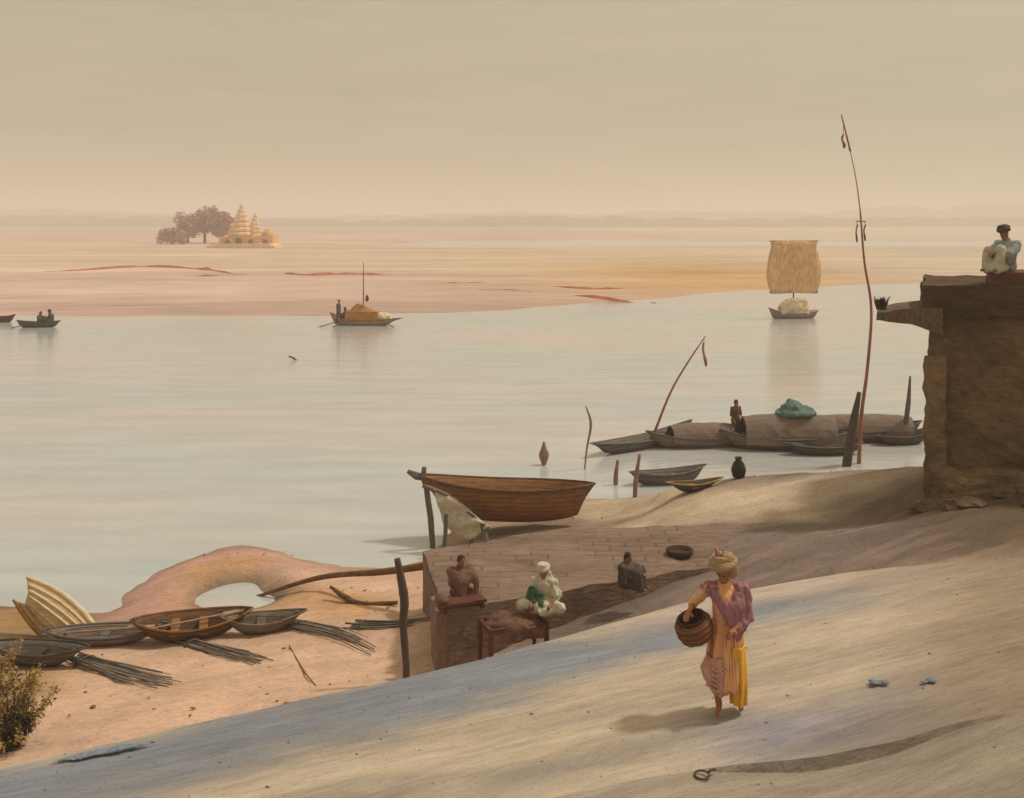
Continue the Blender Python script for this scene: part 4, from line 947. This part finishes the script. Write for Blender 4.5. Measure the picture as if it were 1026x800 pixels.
pole('stick', 'thin straight stick lying on the peach sand', 'stick', [Vector((v.x,v.y,height(v.x,v.y)+.02)) for v in (q, q.lerp(q2,.25), q.lerp(q2,.5), q.lerp(q2,.75), q2)], [.012,.015,.01], 'bamboo_brown')

# scrub bush, lower left
def bush(label, base, w, h, nleaf, ms, seed, cat='bush'):
    rnd = random.Random(seed)
    t = thing('scrub_bush', label, cat, base)
    bm = bmesh.new()
    for _ in range(16):
        a = rnd.uniform(0,6.28); r = rnd.uniform(.2,.9)
        add_tube(bm, curve_pts([(0,0,-.1),(math.cos(a)*w*.3*r,math.sin(a)*w*.3*r,h*.4),(math.cos(a)*w*.6*r,math.sin(a)*w*.6*r,h*rnd.uniform(.6,.95))], 4), [.02-.002*i for i in range(9)], 5)
    link_mesh('stems', bm, 'dark_wood', t)
    bms = [bmesh.new() for _ in ms]
    tips = []
    for _ in range(34):
        a = rnd.uniform(0,6.28); r_ = rnd.uniform(.25,1.15); hh = h*rnd.uniform(.35,1.12)*(1-.35*max(0,r_-.8))
        P = curve_pts([(0,0,-.1),(math.cos(a)*w*.35*r_,math.sin(a)*w*.35*r_,hh*.45),(math.cos(a+.2)*w*.9*r_,math.sin(a+.2)*w*.9*r_,hh)], 6); tips.append(P)
        b0 = bmesh.new(); add_tube(bms[-1], P, [.010*(1-.06*i) for i in range(len(P))], 4); b0.free()
    for i in range(nleaf):
        P = rnd.choice(tips); f = rnd.random()**.55; p = P[min(len(P)-1, int(f*len(P)))]+Vector((rnd.gauss(0,.045),rnd.gauss(0,.045),rnd.gauss(0,.04)))
        k = 0 if noise.noise(p*3.1+Vector((0,seed,0))) > -.15-.35*(p.z/h-.4) else len(ms)-1
        d1 = Vector((rnd.gauss(0,.8),rnd.gauss(0,.8),rnd.gauss(.5,.8))).normalized(); d2 = d1.cross(Vector((rnd.gauss(0,1),rnd.gauss(0,1),rnd.gauss(0,1)))).normalized()
        l = rnd.uniform(.012,.05); b_ = bms[k]
        vs = [b_.verts.new(q) for q in (p-d1*l, p+d2*l*.38, p+d1*l, p-d2*l*.38)]; b_.faces.new(vs)
    for b_, m, nm in zip(bms, ms, ('foliage', 'dark_foliage')): link_mesh(nm, b_, m, t, keep=True)
    return t
p = ground(12, 748, .9); p = ground(12, 748, height(p.x, p.y))
bush('ochre dry scrub bush with dark undergrowth at the lower left corner', (p.x, p.y, height(p.x, p.y)-.03), .58, 1.02, 5200, ['leaf','leaf_dark'], 4)
p = ground(-8, 700, .6)
bush('low ochre weeds below the dark grey hull at the left edge', (p.x-.1, p.y, height(p.x, p.y)), .75, .65, 4200, ['leaf','leaf_dark'], 9)

# ------------------------------------------------------------------ moored boats by the right bank
def wl(px, py): return ground(px, py, 0)
G = 'boats moored along the right bank'
p = wl(648, 447); m1 = boat('moored_boat', 'slender dark boat with low pointed prow, leftmost of the moored row', (p.x, p.y, -.12), R(172), 5.2, 1.0, .42, 'slate_wood', 'grey_wood', bow=.18, stern=.3, bow_over=.5, group=G)
m1.rotation_euler[2] = R(180+43)
p = wl(705, 447); m2 = boat('moored_boat', 'grey brown boat with rounded mat hood, second in the moored row', (p.x, p.y, -.12), R(190), 4.0, 1.2, .46, 'grey_wood', 'slate_wood', bow=.25, stern=.2, group=G)
def mat_hood(t, L, B, H, m, x0=0, nm='mat_hood'):
    bm = bmesh.new(); rings = []
    for i in range(13):
        x = x0-L/2+L*i/12; s = 1-.10*abs(i/6-1)**3; out = []; inn = []
        for k in range(13):
            a = math.pi*k/12; out.append(Vector((x, B*.5*math.cos(a)*s, .32+H*math.sin(a)**.85*s))); inn.append(Vector((x, (B*.5-.03)*math.cos(a)*s, .32+(H-.03)*math.sin(a)**.85*s)))
        rings.append(out+inn[::-1])
    loft(bm, rings); subdiv_rough(bm, 1, .03, 3.5); link_mesh(nm, bm, m, t)
mat_hood(m2, 2.3, 1.05, .62, 'thatch', .1)
p = wl(790, 449); m3 = boat('moored_boat', 'broad boat under a tall brown mat roof with a teal cloth on top', (p.x, p.y, -.1), R(180), 4.6, 1.5, .5, 'grey_wood', 'slate_wood', bow=.25, stern=.25, group=G)
mat_hood(m3, 3.2, 1.45, .98, 'thatch', 0)
p = wl(816, 447); p.y -= 1.4
m4 = boat('moored_boat', 'low black hull lying alongside the broad mat-roofed boat', (p.x, p.y, -.08), R(183), 2.5, .8, .36, 'dark_wood', 'slate_wood', bow=.12, stern=.12, group=G)
p = wl(862, 441); m5 = boat('moored_boat', 'brown boat with low flat mat roof behind the leaning mooring post', (p.x, p.y, -.1), R(178), 4.4, 1.4, .5, 'grey_wood', 'slate_wood', bow=.2, stern=.3, group=G)
mat_hood(m5, 3.4, 1.3, .72, 'thatch', -.1)
p = wl(897, 440); p.y -= .9
m6 = boat('moored_boat', 'small black boat with raised stern, rightmost of the moored row', (p.x, p.y, -.06), R(16), 2.1, .75, .36, 'dark_wood', 'slate_wood', bow=.28, stern=.05, group=G)
p = wl(668, 484); m7 = boat('moored_boat', 'grey planked boat floating close to the tan bank in front of the moored row', (p.x, p.y, -.1), R(16), 2.3, .8, .42, 'slate_wood', 'grey_wood', bow=.16, stern=.08, group=G)
p = ground(694, 492, 1.3); m8 = boat('moored_boat', 'tiny dark dugout with ochre rim pulled up on the tan bank', (p.x, p.y, height(p.x, p.y)-.03), R(14), 1.2, .45, .22, 'dark_wood', 'ochre_plank', bow=.10, stern=.06, thwarts=1, group=G)
# teal cloth on the roof
bm = bmesh.new(); add_ell(bm, (0,0,0), (.75,.55,.16)); add_ell(bm, (-.1,0,.18), (.42,.35,.22)); add_ell(bm, (.25,0,.1), (.4,.3,.16)); add_ell(bm, (-.18,0,.38), (.14,.16,.14)); bm = remesh(bm, .04, 3); wrinkle(bm, .06, 4, (1,1,1), 2)
o = link_mesh('cloth_heap', bm, 'teal_cloth', None, smooth=True); o.location = Vector(m3.location)+Vector((.25,0,1.34)); tag(o, 'teal cloth heaped on the tall brown mat roof', 'cloth')
p = Vector(m2.location)
simple_person('person in brown standing at the right end of the hooded moored boat', (at(738,432,p.y).x, p.y+.1, .10), R(30), 'stand',
    [('wrap', 'brown_cloth', TORSO+SLEEVES+SKIRT, dict(voxel=.03, fold=.02, fsc=7, seed=4))], voxel=.02, scale=.9)
# poles
d = m1.location.y-.2
GP = 'bamboo pennant poles'
pole('pennant_pole', 'raking red bamboo pole stepped in the leftmost moored boat', 'pole', [Vector((at(648,446,d).x, d, .0)), at(655,435,d), at(672,393,d), at(690,362,d), at(707,337,d)], [.06,.05,.04,.03,.018], 'bamboo_red', GP)
def pennant(label, top, drop=.25, r=.12, h=.3, m='pennant_cloth', lean=.0):
    t = thing('pennant', label, 'pennant', top, group='pennants hanging from the tall bamboo poles')
    bm = bmesh.new(); add_tube(bm, [(0,0,0),(lean*.3,0,-drop)], .010, 5); link_mesh('cord', bm, 'bamboo_red', t)
    bm = bmesh.new(); rings = []
    for i in range(15):
        f = i/14; w = r*(.35+.9*f)*(1-max(0,f-.72)*2.6)+.006; y = .05*math.sin(f*7); x = lean*f+.03*math.sin(f*5+r*40); z = -drop-h*f; tw = .7*math.sin(f*3)
        rings.append([Vector((x-w*math.cos(tw), y-w*math.sin(tw), z)), Vector((x, y+.025, z)), Vector((x+w*math.cos(tw), y+w*math.sin(tw), z)), Vector((x, y-.02, z))])
    loft(bm, rings); link_mesh('cloth', bm, m, t, smooth=True)
pennant('mauve-red pennant drooping from the tip of the raking bamboo pole', at(705,340,d), .12, .075, .85, lean=.06)
d = 36.0; q = wl(848, 467)
pole('mooring_post', 'thick dark leaning post at the foot of the tall bamboo pole', 'post', [at(848,466,q.y)-Vector((0,0,.5)), at(849,462,q.y), at(855,425,q.y), at(861,393,q.y)], [.15,.16,.15,.07], 'dark_wood')
dq = q.y+.35
tp = thing('pennant_pole', 'very tall curved bamboo pole rising behind the thick leaning post', 'pole', (at(860,440,dq).x, dq, -.5), group=GP)
base = Vector(tp.location)
lowP = curve_pts([base*1.0, at(863,418,dq), at(869,370,dq), at(873,310,dq), at(866,262,dq), at(862,212,dq)], 6)
upP = curve_pts([at(862,212,dq), at(858,182,dq), at(852,152,dq), at(843,115,dq)], 6)
bm = bmesh.new(); add_tube(bm, [v-base for v in lowP], [float(np.interp(i/(len(lowP)-1), [0,1], [.075,.028])) for i in range(len(lowP))], 8); lc = link_mesh('lower_cane', bm, 'bamboo_red', tp, smooth=True)
mid = upP[:13]; tip = upP[12:]
bm = bmesh.new(); add_tube(bm, [v-base for v in mid], [.022-.0006*i for i in range(len(mid))], 6); link_mesh('middle_cane', bm, 'bamboo_pale', tp, smooth=True)
bm = bmesh.new(); add_tube(bm, [v-base for v in tip], [.034-.0022*i for i in range(len(tip))], 6); link_mesh('tip_cane', bm, 'bamboo_red', tp, smooth=True)
pennant('small red-brown pennant drooping at the very top of the tall bamboo pole', at(845,126,dq), .30, .075, .45)
pennant('left one of two short dark pennants halfway up the tall bamboo pole', at(858.5,222,dq), .1, .045, .6, 'brown_cloth')
pennant('right one of two short dark pennants halfway up the tall bamboo pole', at(866.5,222,dq), .1, .05, .55, 'brown_cloth')
bm = bmesh.new(); add_tube(bm, [at(857.5,222,dq)-base, at(867.5,222,dq)-base], .02, 6); link_mesh('yard', bm, 'bamboo_red', lc)
d = wl(905,442).y-.3
pole('mooring_post', 'thin dark pole standing beside the rightmost black boat', 'post', [Vector((at(907,445,d).x, d, -.4)), at(907,430,d), at(910,405,d), at(912,377,d)], [.09,.10,.09,.035], 'slate_wood')
d = wl(590,470).y
pole('bamboo_pole', 'thin bent pinkish pole standing in the water right of the brown boat', 'pole', [Vector((at(585,470,d).x,d,-.3)), at(588,450,d), at(592,425,d), at(587,407,d)], [.022,.03,.045,.02], 'pink_wood')
d = wl(617,486).y
pole('mooring_post', 'short pink stake in the water below the leftmost moored boat', 'post', [Vector((at(617,490,d).x,d,-.3)), at(617,478,d), at(619,461,d)], [.06,.075,.04], 'pink_wood')
d = wl(637,499).y
pole('mooring_post', 'pale pink stake at the water edge beside the grey planked boat', 'post', [Vector((at(636,503,d).x,d,-.3)), at(637,482,d), at(641,455,d)], [.06,.07,.04], 'pink_wood')
# spindle float
q = wl(545,466); bm = bmesh.new(); lathe(bm, [(.01,-.2),(.06,0),(.15,.22),(.17,.36),(.09,.55),(.03,.75),(.01,.78)], seg=12); o = link_mesh('channel_float', bm, 'pink_wood', None, smooth=True); o.location = q; tag(o, 'spindle-shaped pinkish wooden float above the brown boat', 'float')
# black pot on the bank crest
q = ground(740,480,1.5); q.z = height(q.x,q.y)-.03; bm = bmesh.new(); lathe(bm, [(.05,0),(.16,.10),(.20,.26),(.15,.42),(.08,.50),(.10,.58),(.07,.56),(.05,.5)], seg=18, sx=.95); o = link_mesh('water_jar', bm, 'clay', None, smooth=True); o.location = q; tag(o, 'black clay jar standing on the crest of the tan bank', 'jar')

# ------------------------------------------------------------------ boats out on the river
p = wl(362, 326)
c1 = boat('canopy_boat', 'boat with orange canopy and thin mast in the middle of the river', (p.x, p.y, -.15), R(-4), 4.9, 1.3, .55, 'ochre_plank', 'brown_wood', bow=.15, stern=.55, bow_over=.9)
bm = bmesh.new(); rings = []
for i in range(9):
    x = -1.15+2.5*i/8; top = 2.05-.15*abs(i-3); w = .62
    rings.append([Vector((x,-w,.55)), Vector((x,-w*.75,1.2)), Vector((x,0,top*.9 if i > 1 else top*.8)), Vector((x,w*.75,1.2)), Vector((x,w,.55)), Vector((x,w-.04,.55)), Vector((x,0,top*.9-.06 if i > 1 else top*.8-.06)), Vector((x,-w+.04,.55))])
loft(bm, rings); subdiv_rough(bm, 1, .05, 2); link_mesh('canopy', bm, 'orange_cloth', c1)
bm = bmesh.new(); add_tube(bm, [(0.15,0,.2),(.17,0,2.5),(.16,0,5.0)], [.05,.045,.025], 6); link_mesh('mast', bm, 'umber_wood', c1)
bm = bmesh.new(); lathe(bm, [(.02,0),(.14,.12),(.12,.4),(.02,.55)], (.45,0,1.95), 8); link_mesh('finial', bm, 'red_wood', c1)
bm = bmesh.new(); add_ell(bm, (1.6,0,.75), (.62,.45,.42)); add_ell(bm, (2.1,.05,.7), (.32,.3,.35)); bm = remesh(bm, .05, 2); wrinkle(bm, .08, 3); o = link_mesh('sack_pile', bm, 'cream_plank', None, smooth=True); o.location = c1.location; o.rotation_euler = (0,0,R(-4)); tag(o, 'cream sacks heaped in the prow of the orange canopy boat', 'sacks')
for a, b in (((-1.2,-.6,.6),(-3.1,-1.5,.1)),((-.5,-.62,.6),(-2.0,-1.8,.1)),((1.6,-.5,.6),(2.9,-1.6,.1))):
    bm = bmesh.new(); add_tube(bm, [a, b], .035, 6); bb = Vector(b); add_box(bm, bb, (.5,.16,.03), (0,.2,math.atan2(b[1]-a[1], b[0]-a[0]))); link_mesh('oar', bm, 'dark_wood', c1)
simple_person('person in dark clothes standing at the stern of the orange canopy boat', (p.x-1.75, p.y, .22), R(70), 'stand',
    [('wrap', 'dark_cloth', TORSO+SLEEVES+SKIRT, dict(voxel=.035, fold=.03, fsc=6, seed=4))], voxel=.025, scale=1.0, head='turban', turb='ochre_plank')
simple_person('person in dark clothes seated rowing near the stern of the orange canopy boat', (p.x-1.2, p.y, .42), R(-60), 'knee',
    [('wrap', 'dark_cloth', TORSO+SLEEVES+LEGS, dict(voxel=.035, fold=.03, fsc=6, seed=6))], voxel=.025, scale=1.15)
p = wl(38, 328)
c2 = boat('skiff', 'dark skiff with two seated rowers near the left edge of the river', (p.x, p.y, -.12), R(3), 3.1, .95, .5, 'dark_wood', 'dark_wood', bow=.1, stern=.15)
bm = bmesh.new(); add_tube(bm, [(-.4,-.45,.5),(-2.0,-.9,.02)], .035, 6); link_mesh('oar', bm, 'dark_wood', c2)
for dx, rz, lab in ((.15,R(80),'left one of two dark rowers in the skiff at the left edge'),(.95,R(-80),'right one of two dark rowers in the skiff at the left edge')):
    simple_person(lab, (p.x+dx, p.y, .22), rz, 'knee', [('wrap', 'dark_cloth', TORSO+SLEEVES+LEGS, dict(voxel=.035, fold=.03, fsc=6, seed=6))], voxel=.025, scale=1.15 if dx < .5 else 1.35)
p = wl(-2, 323)
c3 = boat('skiff', 'reddish skiff cut by the left edge, beyond the dark skiff', (p.x, p.y, -.12), R(-4), 2.6, .85, .55, 'red_wood', 'red_wood', bow=.2, stern=.2)
# sailing boat
p = wl(795, 319)
c4 = boat('sailing_boat', 'pale boat under a square ochre sail with white awning, far right on the river', (p.x, p.y, -.15), R(5), 4.2, 1.4, .6, 'pink_wood', 'cream_plank', bow=.25, stern=.45)
bm = bmesh.new(); add_tube(bm, [(0,0,.2),(0,0,6.6)], [.07,.04], 6); mast = link_mesh('mast', bm, 'bamboo_brown', c4)
bm = bmesh.new(); rings = []
for i in range(15):
    f = i/14; z = 2.25+4.3*f; row = []; wl_ = 1.95+.42*math.sin(math.pi*min(1,f*1.15))*(1-.3*f)
    for k in range(13):
        u = k/12*2-1; row.append(Vector((u*wl_+.06*noise.noise(Vector((u*3,f*5,0))), -.12-.45*(1-u*u)*math.sin(math.pi*(.15+.75*f)), z+.10*noise.noise(Vector((u*4,f*2,3)))-.08*u*u)))
    rings.append(row+[v+Vector((0,.02,0)) for v in row[::-1]])
loft(bm, rings); link_mesh('sail', bm, 'sail', c4, smooth=True)
for z in (2.3,6.52):
    bm = bmesh.new(); add_tube(bm, [(-2.1,-.1,z),(2.1,-.1,z)], .045, 6); link_mesh('yard', bm, 'bamboo_brown', mast)
bm = bmesh.new(); add_ell(bm, (0,0,1.1), (1.25,.65,.72)); add_ell(bm, (.8,0,1.45), (.5,.45,.35)); add_box(bm, (0,0,.8), (2.3,1.1,.5)); bm = remesh(bm, .06, 2); wrinkle(bm, .12, 2.4); link_mesh('awning', bm, 'cream_plank', c4, smooth=True)
# floating stick
q = wl(294, 361); bm = bmesh.new(); add_tube(bm, [(-.28,.0,.22),(0,0,.12),(.3,0,-.12)], [.05,.06,.05], 6); o = link_mesh('driftwood', bm, 'bamboo_brown', None); o.location = q; tag(o, 'short orange-brown stick floating alone in the river', 'driftwood')

# ------------------------------------------------------------------ things on the path
p = ground(703, 777, 2.5)
t = thing('mooring_ring', 'rusty iron ring lying at the end of the worn step', 'ring', (p.x, p.y-.02, 2.50))
bm = bmesh.new(); add_tube(bm, [Vector((.072*math.cos(a), .072*math.sin(a), .015+.008*math.sin(a))) for a in [2*math.pi*i/24 for i in range(25)]], .010, 8); link_mesh('ring', bm, 'iron', t, smooth=True)
bm = bmesh.new(); add_tube(bm, curve_pts([(.075,.03,.03),(.11,.06,.035),(.15,.09,.02)], 4), .013, 6); link_mesh('shackle', bm, 'iron', t, smooth=True)
def rag(label, px, py, w, dpt, seed, m='blue_cloth', rz=0):
    p = ground(px, py, 2.52); bm = bmesh.new(); rnd = random.Random(seed)
    for _ in range(5): add_ell(bm, (rnd.uniform(-w,w)*.6, rnd.uniform(-dpt,dpt)*.6, .02), (w*.5, dpt*.5, .016))
    bm = remesh(bm, .015, 2); wrinkle(bm, .02, 9, (1,1,1), seed); o = link_mesh('rag', bm, m, None, smooth=True); o.location = p; o.rotation_euler = (0,0,rz); tag(o, label, 'rag', 'blue rags on the path')
rag('crumpled blue rag on the path, nearer the walking person of a pair', 881, 685, .14, .07, 1)
rag('crumpled blue rag on the path, farther right of a pair', 930, 684, .12, .07, 2)
rag('long faded blue cloth lying along the lower left edge of the path', 118, 752, .62, .07, 3, rz=R(30))

def scatter(name, n, region, zf, smin, smax, m, seed, flat=.6):
    rnd = random.Random(seed); bm = bmesh.new()
    ico = bmesh.new(); bmesh.ops.create_icosphere(ico, subdivisions=1, radius=1); IV = [v.co.copy() for v in ico.verts]; IF = [[v.index for v in f.verts] for f in ico.faces]; ico.free()
    k = 0
    while k < n:
        x, y = region(rnd)
        z = zf(x, y)
        if z is None or noise.noise(Vector((x*.8, y*1.6, seed))) < rnd.uniform(-.5,.25): continue
        k += 1; sz = smin+(smax-smin)*rnd.random()**4; e = (sz*rnd.uniform(.7,1.5), sz*rnd.uniform(.6,1.1), sz*flat); a = rnd.uniform(0,3.14)
        vs = []
        for v in IV:
            q = Vector((v.x*e[0], v.y*e[1], v.z*e[2]))*(1+.5*noise.noise(v*1.7+Vector((k,0,0)))); q.rotate(Euler((0,0,a))); vs.append(bm.verts.new(q+Vector((x,y,z+sz*flat*.35))))
        for f in IF: bm.faces.new([vs[i] for i in f])
    o = link_mesh(name, bm, m, None); o['kind'] = 'stuff'
def path_region(rnd):
    x = rnd.uniform(-7, 8); return x, rnd.uniform(10.0, path_edge(x)-.05)
def path_z(x, y): return 2.5+.02*noise.noise(Vector((x*1.3,y*1.3,0)))+.035*noise.noise(Vector((x*.4,y*.4,4)))-(step_h(x) if y < step_y(x) else 0)
scatter('pebbles', 420, path_region, path_z, .004, .022, 'pebble', 2)
hz = {}
gx = np.linspace(-12,9,106); gy = np.linspace(15.5,30,74); GX, GY = np.meshgrid(gx, gy); GZ = heights(GX.ravel(), GY.ravel())[0].reshape(GX.shape)
def soil_z(x, y):
    i = int((y-gy[0])/(gy[1]-gy[0])); j = int((x-gx[0])/(gx[1]-gx[0]))
    z = float(GZ[min(i,73), min(j,105)]); return z if z > .03 else None
scatter('shore_litter', 700, lambda rnd: (rnd.uniform(-11.5,8.5), rnd.uniform(15.8,29.5)), soil_z, .006, .045, 'litter', 5, .45)

# ------------------------------------------------------------------ light, sky, air
SUN_EL, SUN_AZ = 56, 73          # elevation; azimuth clockwise from +Y (behind the river), so 72 = right and slightly beyond
sd = Vector((math.sin(R(SUN_AZ))*math.cos(R(SUN_EL)), math.cos(R(SUN_AZ))*math.cos(R(SUN_EL)), math.sin(R(SUN_EL))))
sl = bpy.data.lights.new('sun', 'SUN'); sl.energy = 2.0; sl.angle = R(5); sl.color = (1,.92,.80)
so = bpy.data.objects.new('sun', sl); C.objects.link(so); so.rotation_euler = sd.to_track_quat('Z', 'Y').to_euler(); so.location = (30,10,40)
w = bpy.data.worlds.new('World'); S.world = w; w.use_nodes = True; nt = w.node_tree; nt.nodes.clear(); L = nt.links.new
out = nd(nt, 'ShaderNodeOutputWorld'); bg = nd(nt, 'ShaderNodeBackground'); bg.inputs['Strength'].default_value = .15
sk = nd(nt, 'ShaderNodeTexSky'); sk.sky_type = 'NISHITA'; sk.sun_disc = False; sk.sun_elevation = R(SUN_EL); sk.sun_rotation = R(SUN_AZ); sk.dust_density = 6; sk.air_density = 1.2
hs = nd(nt, 'ShaderNodeHueSaturation'); hs.inputs['Saturation'].default_value = .15
L(sk.outputs[0], hs.inputs['Color'])
# thin streaky high cloud and dust in the sky dome
g = nd(nt, 'ShaderNodeTexCoord'); mp = nd(nt, 'ShaderNodeMapping'); mp.inputs['Scale'].default_value = (3,3,26); L(g.outputs['Generated'], mp.inputs['Vector'])
nz = nd(nt, 'ShaderNodeTexNoise'); nz.inputs['Scale'].default_value = 1.6; nz.inputs['Detail'].default_value = 9; nz.inputs['Roughness'].default_value = .7; L(mp.outputs[0], nz.inputs['Vector'])
cr = nd(nt, 'ShaderNodeValToRGB'); e = cr.color_ramp.elements; e[0].position = .3; e[0].color = (.80,.695,.48,1); e[1].position = .7; e[1].color = (.97,.81,.595,1)
L(nz.outputs['Fac'], cr.inputs['Fac'])
mx = nd(nt, 'ShaderNodeMix', data_type='RGBA', blend_type='MULTIPLY'); mx.inputs[0].default_value = 1
dm = nd(nt, 'ShaderNodeMix', data_type='RGBA'); dm.inputs[0].default_value = .72; dm.inputs[7].default_value = (3.6,3.6,3.6,1)   # dust-laden air evens the sky out
L(hs.outputs[0], dm.inputs[6]); L(dm.outputs[2], mx.inputs[6]); L(cr.outputs[0], mx.inputs[7]); L(mx.outputs[2], bg.inputs['Color']); L(bg.outputs[0], out.inputs['Surface'])
# haze
bm = bmesh.new(); add_box(bm, (0,2300,31), (8400,4900,66)); o = link_mesh('haze', bm, 'soil'); o['kind'] = 'stuff'
hm = bpy.data.materials.new('haze'); hm.use_nodes = True; hm.node_tree.nodes.clear()
ho = nd(hm.node_tree, 'ShaderNodeOutputMaterial'); pv = nd(hm.node_tree, 'ShaderNodeVolumePrincipled'); pv.inputs['Color'].default_value = (1.0,.96,.925,1); pv.inputs['Density'].default_value = .0010; pv.inputs['Anisotropy'].default_value = 0
hm.node_tree.links.new(pv.outputs[0], ho.inputs['Volume']); o.data.materials.clear(); o.data.materials.append(hm)

# ------------------------------------------------------------------ camera
cd = bpy.data.cameras.new('camera'); cam = bpy.data.objects.new('camera', cd); C.objects.link(cam)
cam.location = (0,0,EYE); cam.rotation_euler = (R(90),0,0); cd.sensor_width = 36; cd.lens = F*36/1026; cd.shift_y = -(400-HY)/1026; cd.clip_end = 9000; cd.clip_start = .1
S.camera = cam
S.cycles.volume_bounces = 3
S.view_settings.view_transform = 'Standard'; S.view_settings.look = 'None'; S.view_settings.exposure = .03; S.view_settings.gamma = 1
